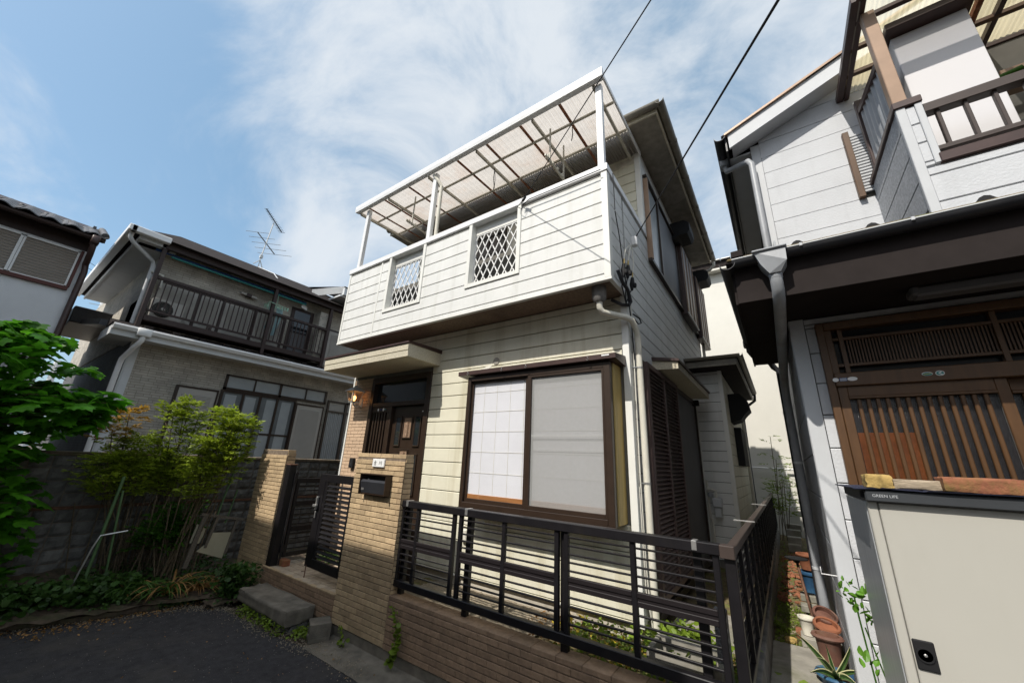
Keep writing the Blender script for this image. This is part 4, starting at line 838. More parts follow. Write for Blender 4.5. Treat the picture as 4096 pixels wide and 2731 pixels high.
# front eave
MB().box(-.10, 3.4, 2.83, NY+.005, 2.765, 2.78).build('eave_soffit', 'rhbrown', N); MB().box(-.10, 3.4, 2.81, 2.83, 2.75, 3.03, .003).build('fascia', 'rhbrown', N)
MB().box(-.10, NX, NY+.005, 4.75, 2.765, 2.78).build('side_soffit', 'rhbrown', N); MB().box(-.115, -.10, 2.83, 4.75, 2.75, 3.03, .003).build('side_fascia', 'rhbrown', N)
MB().prism([(-.14, 2.765, 3.045), (-.14, 2.765, 3.068), (-.14, 4.02, 3.56), (-.14, 4.02, 3.5), (-.14, 2.83, 3.03)], (3.6, 0, 0)).build('lower_roof', 'roofdark', N)
bx('roof_edge', 'moss', N, -.13, 3.4, 2.755, 2.80, 3.055, 3.078, .006)
gutter((-.10, 2.765, 3.045), (3.4, 2.765, 3.045), .05).build('roof_gutter', 'rhgutter', N, True); gutter((-.13, 2.72, 3.03), (-.13, 4.75, 3.03), .05).build('side_gutter', 'rhgutter', N, True)
bx('gutter_rim', 'rhtrim', N, -.10, 3.4, 2.713, 2.719, 3.041, 3.049, .001)
for x in (.285, .79, 1.28): bx('gutter_clip', 'rhtrim', N, x-.008, x+.008, 2.709, 2.79, 3.032, 3.054, .002)
bx('ridge_end', 'rhbrown', N, -.10, -.03, 2.74, 2.81, 3.07, 3.12, .004)
fn = MB().prism([(.03, 2.70, 3.055), (.205, 2.70, 3.055), (.20, 2.69, 2.95), (.16, 2.72, 2.89), (.10, 2.72, 2.89), (.06, 2.69, 2.95)], (0, .11, 0)).build('gutter_hopper', 'rhpipe', N)
bx('hopper_rim', 'rhpipe', N, .022, .213, 2.685, 2.82, 3.048, 3.062, .004)
MB().lathe((.13, 2.765, 2.855), [(.032, 0), (.038, .01), (.038, .04)], 14).tube([(.13, 2.765, 2.87), (.13, 2.775, 2.79), (.128, 2.83, 2.74), (.122, 4.55, 2.56), (.12, 4.68, 2.49), (.118, 4.72, 2.38), (.118, 4.72, .3)], .036, 12).build('downpipe', 'rhpipe', N, True, label='grey-blue downpipe beside the entrance wall')
MB().tube([(-.135, 4.72, 2.99), (-.135, 4.72, 2.92), (-.11, 4.72, 2.87), (.03, 4.80, 2.80), (.06, 4.86, 2.75), (.10, 4.86, 2.7), (.10, 4.86, .35)], .03, 10).build('downpipe', 'rhgutter', N, True)
bx('gutter_end', 'rhgutter', N, -.185, -.085, 4.66, 4.78, 2.97, 3.04, .01)
for x, s in ((.305, 1), (.71, 1), (1.21, 1.1)):   # arched snow guards on the eave tiles
    m = MB(); yy = 3.0; z0 = 3.165
    pts = [(-.07, 0), (-.055, .02), (-.035, .035), (-.02, .055), (0, .064), (.02, .056), (.035, .038), (.055, .022), (.07, 0), (.03, 0), (.012, .022), (-.012, .022), (-.03, 0)]
    m.prism([(x*.97+p*s, yy, z0+q*s) for p, q in pts], (0, .02, 0)).build('snow_guard', 'black', N)
for z in (.85, 1.75): MB().lathe((.118, 4.72, z), [(.04, 0), (.04, .022)], 14).build('pipe_clip', 'rhtrim', N)
# upper gable wall
def jz(x): return 4.945 + (x-.07)*.40
z = 3.42
while z < 5.5:
    lo, hi = z+.003, z+.192; z += .195
    for (xa, xb, l, h) in ([(NX+.07, .895, lo, hi), (1.2, 1.4, lo, hi)] if 4.0 < lo and hi < 4.75 else [(NX+.07, 1.4, lo, hi)]):
        xl = max(xa, NX+.07); zt = lambda x: min(h, jz(x)-.01)
        if jz(xl)-.01 <= l: xl = .07+(l+.012-4.945)/.40
        if xl > xb-.02: continue
        poly = [(xl, l), (xb, l), (xb, zt(xb))]
        if zt(xl) < h-.001:
            xk = .07+(h+.01-4.945)/.40
            if xl < xk < xb: poly.append((xk, h))
        poly.append((xl, max(l+.002, zt(xl))))
        MB().prism([(px_, NU+.014, pz_) for px_, pz_ in poly], (0, -.016, 0)).build('siding_panel', 'rhwall', N)
bx('corner_board', 'rhtrim', N, NX-.01, NX+.068, NU-.006, NU+.02, 3.2, 4.97, .003)
GY = 3.80
def gz(x, d=0): return 4.945+(x-.055)*.395+d
MB().prism([(-.0, GY, gz(0, -.03)), (-.0, GY, gz(0, .15)), (2.9, GY, gz(2.9, .18)), (2.9, GY, gz(2.9, -.0))], (0, .03, 0)).build('barge_board', 'rhtrim', N)
MB().prism([(-.03, GY-.025, gz(-.03, .145)), (-.03, GY-.025, gz(-.03, .17)), (2.9, GY-.025, gz(2.9, .20)), (2.9, GY-.025, gz(2.9, .175))], (0, .05, 0)).build('barge_cap', 'umber', N)
MB().prism([(.02, GY+.03, gz(.02, -.012)), (.02, GY+.03, gz(.02, .008)), (2.9, GY+.03, gz(2.9, .008)), (2.9, GY+.03, gz(2.9, -.012))], (0, NU-GY-.03+.01, 0)).build('gable_soffit', 'rhtrim', N)
MB().prism([(-.06, GY-.02, gz(-.06, .15)), (-.06, GY-.02, gz(-.06, .165)), (2.9, GY-.02, gz(2.9, .195)), (2.9, GY-.02, gz(2.9, .16))], (0, 5.7, 0)).build('upper_roof', 'roofdark', N)
MB().box(-.02, NX, 4.0, 9.4, 4.90, 4.92).build('side_soffit', 'rhtrim', N); MB().box(-.035, -.015, GY+.02, 9.4, 4.88, 5.05, .003).build('side_fascia', 'rhgutter', N)
gutter((-.075, GY-.02, 5.07), (-.075, 9.4, 5.07), .055).build('side_gutter', 'rhgutter', N, True)
MB().box(-.12, -.02, 4.1, 4.22, 4.95, 5.04, .012).tube([(-.07, 4.16, 4.97), (-.06, 4.15, 4.89), (.03, 4.05, 4.83), (.14, 3.94, 4.76), (.165, 3.925, 4.70), (.165, 3.92, 3.5)], .03, 10).build('upper_downpipe', 'rhpipe', N, True)
# balcony on the lower roof
BX = .985
bal = MB().box(BX+.02, 3.6, 3.112, 3.20, 3.2, 3.60).box(BX+.02, 1.10, 3.112, 3.20, 3.60, 4.09).box(BX+.02, BX+.10, 3.2, 3.99, 3.2, 4.12).build('balcony_parapet', 'rhwall', N)
siding(N, 'siding_panel', 'rhwall', 'y', 3.112, -1, BX+.05, 3.6, 3.2, 3.575, .2, 3.315, [], t=.013, gap=.008)
siding(N, 'siding_panel', 'rhwall', 'y', 3.112, -1, BX+.05, 1.075, 3.585, 4.085, .155, 3.62, [], t=.013, gap=.008)
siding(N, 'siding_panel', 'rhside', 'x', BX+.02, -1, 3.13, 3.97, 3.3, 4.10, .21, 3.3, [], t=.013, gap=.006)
MB().box(BX, BX+.048, 3.092, 3.112, 3.2, 4.095, .003).box(BX+.002, BX+.02, 3.112, 3.13, 3.2, 4.095, .003).box(1.077, 1.112, 3.09, 3.2, 3.59, 4.09, .003).build('parapet_trim', 'rhtrim', N)
MB().box(BX-.012, 1.118, 3.08, 3.215, 4.09, 4.145, .004).box(BX-.012, BX+.11, 3.215, 3.99, 4.10, 4.14, .004).box(1.10, 3.6, 3.082, 3.215, 3.585, 3.655, .004).build('parapet_cap', 'brownmetal', N)
MB().box(1.118, 3.6, 3.115, 3.185, 4.015, 4.085, .004).box(1.112, 3.6, 3.125, 3.175, 3.70, 3.735, .003).build('handrail', 'railbrown', N)
for i in range(9): bx('baluster', 'railbrown', N, 1.172+i*.125, 1.192+i*.125, 3.135, 3.165, 3.735, 4.02, .003)
bxp = MB().box(1.178, 1.585, 3.37, 3.95, 3.55, 4.985, .004).build('balcony_cupboard', 'rhwhite', N, label='white boxed-in cupboard on the balcony under a brown cap'); MB().box(1.14, 1.62, 3.27, 3.97, 4.99, 5.055, .005).build('cupboard_cap', 'brownmetal', bxp)
cn = MB()
cn.box(.985, 1.06, 3.10, 3.17, 4.145, 5.08, .004)
pst = cn.build('canopy_post', 'umber', N)
cf = MB().bar((.945, 2.98, 5.12), (.945, 4.05, 5.14), .05, .06, c=.004).bar((.995, 3.0, 5.11), (.995, 4.03, 5.13), .035, .045, c=.003).box(.95, 3.6, 2.96, 3.0, 5.09, 5.17, .004).build('canopy_frame', 'brownmetal', N, label='brown framed canopy of cream corrugated plastic')
for yy in (3.20, 3.45, 3.72, 4.02):
    z = 5.13; MB().box(.93, 3.6, yy-.02, yy+.02, z-.02, z+.018, .003).build('canopy_purlin', 'doorwood' if yy in (3.45, 3.72) else 'brownmetal', cf)
for x in (1.72, 1.86, 2.4, 3.0): MB().bar((x, 3.0, 5.125), (x, 4.03, 5.14), .035, .045).build('canopy_rafter', 'brownmetal' if x != 1.72 else 'rust', cf)
wv = MB(); nn = 420; vs = []
for i in range(nn+1):
    x = .94+(3.6-.94)*i/nn; h = .006*math.sin(2*math.pi*(x)/.034)
    vs += [(x, 2.98, 5.16+h), (x, 3.4, 5.165+h), (x, 4.04, 5.17+h)]
wv.add(vs, [(3*i+j, 3*i+3+j, 3*i+4+j, 3*i+1+j) for i in range(nn) for j in (0, 1)]); wv.build('corrugated_sheet', 'polycream', cf, True, fix=False)
# corrugated side screen and shutter on the balcony's west side
wv = MB(); vs = []; nn = 150
for i in range(nn+1):
    y = 3.22+(3.88-3.22)*i/nn; h = .008*math.sin(2*math.pi*y/.09); vs += [(BX+.045+h, y, 4.14), (BX+.045+h, y, 4.66+.23*(y-3.22))]
wv.add(vs, [(2*i, 2*i+2, 2*i+3, 2*i+1) for i in range(nn)]); wv.build('side_screen', 'rhpipe', N, True, fix=False)
MB().box(BX+.02, BX+.07, 3.86, 3.91, 4.14, 4.95, .003).bar((BX+.045, 3.18, 4.66), (BX+.045, 3.9, 4.83), .04, .05).build('screen_frame', 'brownmetal', N)
bx('shutter_frame', 'doorwood', N, .885, .93, NU-.05, NU+.0, 4.0, 4.72, .003)
for k in range(20): bx('shutter_slat', 'rhtrim', N, .93, 1.16, NU-.03, NU-.012, 4.05+k*.032, 4.073+k*.032, .004)
tag(MB().box(1.75, 2.15, 3.70, 3.80, 4.56, 4.60, .004).box(1.64, 2.2, 3.72, 3.84, 4.45, 4.50, .01).build('wall_shelf', 'umber', None), 'brown shelf board under the balcony canopy behind the white cupboard', 'shelf')
tag(MB().tube([(1.70, 3.70, 4.53), (1.84, 3.68, 4.545)], .02, 8).tube([(1.84, 3.68, 4.545), (2.1, 3.66, 4.55)], .006, 6).build('brush', 'nandlow', None, True), 'green brush on the shelf behind the white balcony cupboard', 'brush')

# storage locker with bricks on its lid
SY = 1.85
SB = thing('storage_locker', 'cream steel storage locker with a dark grey lid and black recessed handle', 'locker', (.75, 2.2, .2))
SX = .217
bx('door_panel', 'box', SB, SX+.028, 1.20, SY, SY+.02, .25, 1.572, .003); bx('side_stile', 'box', SB, SX, SX+.026, SY+.001, SY+.03, .25, 1.575, .003)
bx('locker_side', 'boxside', SB, SX-.002, SX+.01, SY+.03, SY+.55, .2, 1.572, .002); bx('locker_back', 'boxside', SB, SX+.012, 1.22, SY+.04, SY+.55, .2, 1.57, 0)
MB().box(SX-.003, 1.23, SY-.022, SY+.57, 1.574, 1.612, .004).build('lid', 'lid', SB)
MB().prism([(SX-.03, SY-.028, 1.612), (SX+.05, SY-.03, 1.617), (.36, SY-.03, 1.614), (.37, SY-.034, 1.619), (.41, SY-.034, 1.617), (1.24, SY-.03, 1.618), (1.24, SY-.03, 1.622), (SX-.03, SY-.028, 1.616)], (0, .62, 0)).build('tarp_sheet', 'tarp', SB)
bx('lid_tie', 'black', SB, SX-.012, SX-.002, SY+.0, SY+.02, 1.585, 1.606, 0)
hp = MB().box(.247, .295, SY-.006, SY+.001, 1.108, 1.186, .003).build('handle_plate', 'black', SB)
m = MB().lathe((0, 0, 0), [(.020, 0), (.020, .0025), (.0165, .0025), (.016, 0)], 24); MB().add([(.270+v[0], SY-.0062-v[2], 1.148+v[1]) for v in m.v], m.f).build('handle_ring', 'black', hp)
m = MB().lathe((0, 0, 0), [(.0042, 0), (.0042, .003), (.003, .004)], 16); MB().add([(.270+v[0], SY-.0062-v[2], 1.148+v[1]) for v in m.v], m.f).box(.2694, .2706, SY-.0112, SY-.0100, 1.1455, 1.1505).build('key_lock', 'steel', hp)
tx = bpy.data.curves.new('lettering', 'FONT'); tx.body = 'GREEN LIFE'; tx.size = .0125; tx.extrude = .0003
tob = bpy.data.objects.new('lettering_curve', tx); COL.objects.link(tob); dg = bpy.context.evaluated_depsgraph_get(); lme = bpy.data.meshes.new_from_object(tob.evaluated_get(dg)); bpy.data.objects.remove(tob); lme.materials.clear(); lme.materials.append(K['boxside'])
to = bpy.data.objects.new('lettering', lme); COL.objects.link(to); to.parent = SB; to.location = Vector((.232, SY-.0222, 1.590))-SB.location; to.rotation_euler = (math.pi/2, 0, 0)
rough_box(.226, .296, SY-.01, SY+.09, 1.620, 1.663, 21, .0011).build('brick', 'ochrestone', None, True)
tag(bpy.data.objects['brick.001'] if False else [o for o in bpy.data.objects if o.name.startswith('brick') and o.data and o.data.materials and o.data.materials[0] == K['ochrestone']][0], 'mossy yellow stone brick at the locker lid corner', 'brick')
tag(rough_box(.300, .43, SY+.02, SY+.06, 1.620, 1.650, 22, .0006).build('wood_offcut', 'oldwood', None, True), 'weathered grey wood offcut between the two bricks on the locker', 'wood offcut')
q = rough_box(.412, .595, SY-.012, SY+.085, 1.620, 1.664, 23, .0009).build('brick', 'redbrick', None, True); tag(q, 'red clay brick weighing down the tarp on the locker lid', 'brick')

# ---------------------------------------------------------------- things in the alley
def pot(name, label, c, r, h, mat, rim=.012, fill='soil', tilt=None, sy=1, group=None):
    t = thing(name, label, 'flower pot', c, group)
    MB().lathe(c, [(r*.72, 0), (r*.80, h*.3), (r*.93, h*.85), (r*.95, h*.86), (r+rim*.6, h*.87), (r+rim, h*.93), (r+rim*.6, h), (r*.9, h), (r*.86, h*.8)], 24, 1, sy, tilt).build('pot_body', mat, t, True)
    if fill: MB().lathe(c, [(r*.85, h*.80), (r*.5, h*.86), (.001, h*.87)], 18, 1, sy, tilt).build('pot_soil', fill, t, True)
    return t
pot('flower_pot', 'big brown plastic pot with dry moss at the head of the pot row', (.085, 4.16, .31), .082, .20, 'terra', .02, 'weedyellow', sy=.8)
pot('flower_pot', 'tilted orange pot stacked just behind the brown pot', (.085, 4.36, .40), .075, .15, 'terra2', .014, None, Euler((.35, .1, 0)))
pot('flower_pot', 'dusty brown pot leaning behind the tilted orange pot', (.07, 4.5, .44), .075, .16, 'terra', .012, None, Euler((.45, .25, 0)))
pot('flower_pot', 'small white glazed pot on the pale slab', (-.03, 4.52, .38), .055, .13, 'potwhite', .008, None)
pot('flower_pot', 'blue glazed pot holding the striped agave', (.10, 3.86, .20), .115, .17, 'potblue', .014, 'soil')
tag(bx('paving_block', 'concrete', None, -.085, .06, 4.43, 4.62, .29, .375, .006), 'pale concrete block under the white glazed pot', 'block')
for i, (x, y, z, w) in enumerate(((.02, 5.05, .30, .09), (.025, 5.2, .37, .085), (.03, 5.35, .43, .08))):
    tag(bx('paving_block', 'concrete', None, x-w, x+w*.6, y, y+.14, z, z+.06, .006), ('lowest', 'middle', 'topmost')[i]+' of the three mossy blocks behind the rusty stand', 'block')
tag(rough_box(-.12, .03, 4.66, 4.80, .28, .35, 31, .004).build('brick', 'redbrick', None, True), 'red brick on the moss behind the white glazed pot', 'brick')
SD = thing('iron_stand', 'rusty round-topped iron stand leaning in the alley', 'stand', (.012, 5.2, .33))
MB().tube([(.02, 4.95, .40), (-.03, 5.2, .80)], .012, 8).build('stand_pole', 'rustiron', SD, True)
MB().lathe((-.032, 5.21, .80), [(.02, 0), (.03, .03), (.085, .032), (.098, .036), (.10, .044), (.085, .047), (.02, .045)], 24).build('stand_top', 'black', SD, True)
pot('flower_pot', 'orange planter standing on the blue pot behind the downpipe', (.07, 6.0, .62), .10, .16, 'terra2', .012, 'soil')
pot('flower_pot', 'dark blue glazed pot behind the downpipe', (.07, 6.02, .34), .10, .26, 'potblue', .012, None)
for i, (x, y, z, s, lab) in enumerate(((-.04, 9.0, .34, .10, 'front block of the pale block steps at the alley end'), (-.03, 9.35, .42, .11, 'second block of the pale block steps at the alley end'), (-.02, 9.75, .50, .12, 'hollow block of the pale block steps at the alley end'), (-.01, 10.2, .56, .13, 'rear block of the pale block steps at the alley end'))):
    m = MB().box(x-s, x+s*.9, y, y+.2, z, z+.12, .006)
    tag(m.build('step_block', 'concrete', None), lab, 'block')
def rubble(seed, n, x0, x1, y0, y1, z, s0, s1):
    rr = random.Random(seed); m = MB()
    for i in range(n):
        x, y, s = rr.uniform(x0, x1), rr.uniform(y0, y1), rr.uniform(s0, s1); t = MB().box(-s, s, -s*.7, s*.7, -s*.4, s*.4, s*.15); rot = Euler((rr.uniform(-.4, .4), rr.uniform(-.4, .4), rr.uniform(0, 3)))
        for v in range(len(t.v)):
            q = Vector(t.v[v]); q.rotate(rot); t.v[v] = (x+q.x, y+q.y, z+q.z)
        m.add(t.v, t.f)
    return m
struct('rubble', rubble(3, 150, -.26, .02, 5.6, 9.0, .33, .008, .035), 'redbrick', kind='stuff')
struct('debris', rubble(4, 200, -.26, .02, 4.5, 7.5, .305, .004, .016), 'grit', kind='stuff')
tag(rough_box(-.20, -.12, 4.45, 4.55, .30, .33, 44, .004).build('stone', 'ochrestone', None, True), 'ochre stone on the moss beside the alley slab', 'stone')
# garden trough and granite post behind the fence
TR = thing('stone_trough', 'old cement planter trough behind the fence corner', 'planter', (-.67, 2.95, .42))
MB().box(-.86, -.44, 2.78, 2.81, .42, .60, .006).box(-.86, -.44, 3.02, 3.05, .42, .60, .006).box(-.86, -.83, 2.81, 3.02, .42, .60, .006).box(-.47, -.44, 2.81, 3.02, .42, .60, .006).box(-.83, -.47, 2.81, 3.02, .42, .47).build('trough_body', 'concrete', TR)
tag(bx('granite_post', 'granite', None, -.475, -.405, 2.86, 2.93, .40, .865, .006), 'short speckled granite post behind the fence corner', 'post')

# ---------------------------------------------------------------- cables
def cable(name, label, pts, r, mat='black', sag=0):
    q = []
    for i in range(len(pts)-1):
        a, b = Vector(pts[i]), Vector(pts[i+1])
        for k in range(14): t = k/14; q.append(a.lerp(b, t)-Vector((0, 0, sag*4*t*(1-t))))
    q.append(Vector(pts[-1])); return tag(MB().tube(q, r, 6).build(name, mat, None, True), label, 'cable')
A = Vector((-2.02, 2.90, 4.43)); Bq = Vector((-.229, 1.5, 4.092)); d = Bq-A
cable('power_cable', 'thin black overhead cable tied to the balcony cap', [A, A+d, A+d*4], .004)
for s_ in (1,):
    m = MB().tube([A+Vector((0, 0, .02)), A+Vector((-.03, -.03, -.06)), A+Vector((.03, -.03, -.11)), A+Vector((.06, -.025, -.05)), A+Vector((.02, -.03, -.02))], .004, 5).tube([A+Vector((.02, -.02, -.06)), A+Vector((.12, -.03, -.02)), A+Vector((.5, -.032, -.022)), A+Vector((.95, -.03, -.018))], .005, 5).tube([A+d*.02, A+d*.05+Vector((.01, 0, .01))], .014, 6)
    tag(m.build('cable_loop', 'black', None, True), 'loops of black cable hanging under the balcony cap', 'cable')
A2 = Vector((-.95, 3.47, 3.93)); B2 = Vector((.217, 1.2, 3.215)); d2 = B2-A2
cable('power_cable', 'thick black overhead cable coming down to the corner connectors', [A2+d2*.03, A2+d2, A2+d2*3.5], .0055)
CC = thing('cable_connectors', 'bundle of black service cables and connectors at the balcony corner', 'connectors', (-.97, 3.3, 3.0))
MB().box(-.985, -.925, 3.43, 3.49, 3.83, 3.94, .012).build('junction', 'white', CC)
for x, y, z, y2, z2 in ((-1.0, 3.16, 3.42, 3.42, 3.84), (-.99, 3.26, 3.45, 3.44, 3.84), (-.985, 3.36, 3.36, 3.46, 3.84)):
    MB().tube([(-.985, y2, z2), (x+.02, y+.06, z+.25), (x+.015, y+.02, z+.12)], .006, 6).build('lead', 'ivory', CC, True)
    MB().tube([(x+.015, y+.02, z+.13), (x+.012, y+.01, z+.06)], .008, 6).build('yellow_lead', 'ochre', CC, True)
    MB().tube([(x+.012, y+.01, z+.07), (x+.01, y, z+.0), (x+.008, y-.01, z-.07)], [.016, .026, .012], 8).lathe((x+.03, y, z-.02), [(.02, -.02), (.024, 0), (.02, .02)], 8).build('connector', 'black', CC, True)
    MB().tube([(x+.008, y-.01, z-.06), (-1.0, y-.04, 3.24), (-1.0, 3.22, 3.10), (-1.005, 3.36, 3.16)], .006, 6).build('lead', 'black', CC, True)
MB().tube([(-1.0, 3.02, 3.36), (-.99, 3.10, 3.28), (-.985, 3.24, 3.25), (-.99, 3.33, 3.16), (-1.0, 3.31, 3.12), (-1.06, 3.29, 3.13), (-1.16, 3.28, 3.20)], .017, 8).build('conduit', 'rhgutter', CC, True)
MB().tube([(-.99, 3.0, 3.98), (-.992, 3.10, 3.75), (-.992, 3.16, 3.5), (-1.0, 3.34, 3.0), (-1.002, 3.38, 2.6)], .006, 6).tube([(-.99, 2.99, 4.42), (-.99, 3.0, 4.0)], .005, 6).build('drop_lead', 'black', CC, True)
MB().tube([(-.995, 3.40, 3.06), (-.97, 3.52, 3.05), (-.97, 3.57, 3.02), (-.98, 3.50, 2.99), (-.995, 3.42, 3.02)], .007, 6).build('lead_stub', 'black', CC, True)

# ---------------------------------------------------------------- house of the far end (cream render)
BK = thing('house', 'tall cream rendered house closing the end of the alley', 'house', (-1.0, 13, .3))
MB().box(-4.5, .9, 11.0, 16, .2, 7.0).build('wall', 'bwall', BK)
MB().prism([(-4.6, 10.8, 7.03), (-4.6, 10.8, 7.25), (-4.6, 13.5, 8.6), (-4.6, 16.2, 7.25), (-4.6, 16.2, 7.03)], (5.6, 0, 0)).build('roof', 'roofdark', BK)
for i in range(10): bx('roof_tile', 'steel', BK, -2.4+i*.25, -2.16+i*.25, 10.72, 10.84, 7.25, 7.29, .01)
MB().box(-4.6, 1.0, 10.76, 10.99, 6.98, 7.03).build('eave_soffit', 'bwall', BK)
tag(MB().tube([(-.9, 10.9, 1.78), (.3, 10.9, 1.75)], .02, 6).tube([(-.05, 10.9, .9), (-.05, 10.9, 1.76)], .015, 6).tube([(.02, 10.9, .9), (.02, 10.9, 1.76)], .012, 6).box(-.2, .15, 10.86, 10.92, .95, .99).build('white_rail', 'white', None, True), 'low white pipe rail in front of the cream house wall', 'rail')
# ---------------------------------------------------------------- the house on the left (long front facing the lane end)
LH = thing('house', 'grey stone-look house with a dark timber balcony above the block wall', 'house', (-13, 4.5, .9))
F = 1.1111
def ly(y9): return y9*F
def lz(z9): return 1.65+(z9-1.65)*F
LXF = -10.0
MB().box(-18, LXF, 1.45, 8.5, .8, 3.62).box(-18, LXF-.02, 1.40, 8.5, 3.62, 5.62).build('wall', 'lwall', LH)
MB().box(-18, LXF-.05, 1.42, 1.452, .8, 5.6).build('end_wall', 'lwall_shade', LH)
MB().box(LXF-.02, LXF+.012, 1.44, 1.56, .8, 3.62, .003).box(LXF-.1, LXF+.012, 1.425, 1.45, .8, 3.62, .003).build('corner_board', 'lwhite', LH)
def lbox(name, mat, y0, y1, z0, z1, d0, d1, parent=LH, c=.003): return bx(name, mat, parent, LXF+d0, LXF+d1, y0, y1, z0, z1, c)
# eave between the floors
MB().box(LXF, -9.56, 1.08, 8.4, 3.55, 3.575).box(-9.58, -9.55, 1.06, 8.4, 3.53, 3.70, .003).box(-10.6, -9.55, 1.04, 1.07, 3.53, 3.72, .003).box(-10.7, LXF, 1.07, 1.42, 3.55, 3.575).build('eave_board', 'lwhite', LH)
m = MB(); m.prism([(-9.55, 1.05, 3.72), (-9.47, 1.05, 3.73), (-9.46, 1.05, 3.70), (-9.49, 1.05, 3.64), (-9.55, 1.05, 3.63)], (0, 4.92, 0)).build('eave_gutter', 'white', LH)
MB().prism([(-9.52, 1.02, 3.72), (-9.52, 1.02, 3.75), (-10.0, 1.02, 3.90), (-10.0, 1.02, 3.72)], (0, 7.2, 0)).build('lower_roof', 'roofdark', LH)
for i in range(11): lbox('roof_tile_end', 'roofdark', 1.45+i*.42, 1.57+i*.42, 3.755, 3.80, .42, .5)
hp_ = MB().box(-9.57, -9.44, 1.37, 1.57, 3.58, 3.73, .01).tube([(-9.5, 1.47, 3.6), (-9.5, 1.47, 3.5), (-9.62, 1.42, 3.38), (-9.9, 1.36, 3.18), (-9.94, 1.36, 3.08), (-9.94, 1.36, 1.0)], .042, 10).build('downpipe', 'white', LH, True)
# side lower eave running back along the end wall
MB().prism([(-10.3, .95, 3.80), (-10.3, 1.42, 3.80), (-14.2, 1.42, 4.50), (-14.2, .95, 4.50)], (0, 0, .12)).build('side_eave', 'rhgutter', LH)
MB().box(-15.5, -13.3, .75, 1.42, 4.35, 4.75, .02).build('side_gable', 'rhgutter', LH)
MB().box(-9.62, LXF, 1.06, 1.45, 3.59, 3.70).build('eave_end', 'lwhite', LH)
# ground floor windows
tr = MB(); y0, y1, z0, z1 = ly(2.76), ly(4.885), lz(2.79), lz(3.095)
tr.box(LXF, LXF+.05, y0, y1, z1-.035, z1).box(LXF, LXF+.05, y0, y1, z0, z0+.05)
for y in (y0, (y0+y1)/2-.03, y1-.045): tr.box(LXF, LXF+.05, y, y+.05, z0, z1)
for y in (y0+(y1-y0)*.25, y0+(y1-y0)*.76): tr.box(LXF, LXF+.04, y, y+.03, z0, z1)
TW = tr.build('transom_window', 'bronze', LH)
lbox('pane', 'frosted', y0+.03, y1-.03, z0+.03, z1-.03, .002, .018, TW, 0)
dw = MB(); ya, yb = ly(2.74), ly(4.19)
dw.box(LXF, LXF+.04, ya, yb+.02, z0-.05, z0-.005)
for y in (ya, ya+.42, ya+.78, ya+1.16, yb-.02): dw.box(LXF, LXF+.045, y, y+.05, .9, z0-.05)
dw.box(LXF, LXF+.03, ya+.78, yb, 2.0, 2.04); DW = dw.build('glass_doors', 'bronze', LH)
lbox('pane', 'lglass', ya+.03, yb, .9, z0-.05, .002, .015, DW, 0)
for y in (ya+.1, ya+.5, ya+.95, ya+1.3): lbox('inner_screen', 'frosted', y, y+.22, .9, z0-.1, .0155, .018, DW, 0)
for (a, b, top) in ((ly(2.04), ly(2.70), lz(2.745)), (ly(4.19), ly(4.865), lz(2.72))):
    s = lbox('shutter_panel', 'lshut', a+.05, b-.03, .9, top-.04, .02, .06); s['label'] = 'beige louvred shutter panel'
    fr = MB().box(LXF, LXF+.07, a, a+.05, .9, top).box(LXF, LXF+.07, a+.05, b, top-.04, top).box(LXF, LXF+.07, b-.03, b, .9, top-.04).build('shutter_frame', 'bronze', LH)
    for k in range(42):
        z = 1.55+k*.028
        if z > top-.12: break
        piece('shutter_slat', ('lsl', round(b-a, 3)), lambda: MB().prism([(0, -(b-a)/2+.12, -.009), (.012, -(b-a)/2+.12, -.009), (0, -(b-a)/2+.12, .009)], (0, b-a-.22, 0)), 'lshut', s, (LXF+.06, (a+b)/2, z))
w3 = MB(); a, b = ly(4.95), ly(5.62); w3.box(LXF, LXF+.05, a, b, lz(2.86), lz(2.9)).box(LXF, LXF+.05, a, a+.05, .9, lz(2.86)).box(LXF, LXF+.045, a, b, lz(2.62), lz(2.66)).box(LXF, LXF+.05, b-.22, b-.15, .9, lz(2.9)); W3 = w3.build('narrow_window', 'bronze', LH)
lbox('pane', 'lglass', a+.05, b, .9, lz(2.86), .002, .012, W3, 0)
cv = MB(); n = 40
vs = []
for i in range(n+1):
    y = a+.06+(b-a-.3)*i/n; vs += [(LXF+.016+.008*math.sin(i*1.35), y, .95), (LXF+.016+.006*math.sin(i*1.35), y, lz(2.62))]
cv.add(vs, [(2*i, 2*i+2, 2*i+3, 2*i+1) for i in range(n)]); cv.build('curtain', 'curtain', W3, True, fix=False)
# balcony on the lower roof
bf = -9.66
bd = MB().box(bf-.03, bf+.03, 1.40, 4.92, 3.93, 4.04, .003).box(bf-.02, bf+.02, 1.40, 4.92, 4.12, 4.16, .003).box(bf-.03, bf+.03, 1.40, 4.92, 4.80, 4.86, .003).box(-10, bf, 1.40, 4.95, 3.92, 4.0)
BD = bd.build('timber_balcony', 'lbrown', LH, label='dark brown balcony with thin balusters')
for y in (1.36, 3.50, 4.93): bx('balcony_post', 'lbrown', BD, bf-.045, bf+.045, y-.035, y+.035, 3.72, 5.50, .004)
for y in (2.4, 2.45, 4.2): bx('rail_block', 'lbrown', BD, bf-.02, bf+.02, y-.02, y+.02, 4.03, 4.13)
for i in range(38):
    y = 1.46+i*.0925
    if abs(y-3.50) < .05: continue
    piece('baluster', 'lbal', lambda: MB().box(-.009, .009, -.009, .009, -.325, .325), 'lbrown', BD, (bf, y, 4.48))
for z in (4.12, 4.80): bx('side_rail', 'lbrown', BD, -10, bf, 1.36, 1.40, z, z+.05)
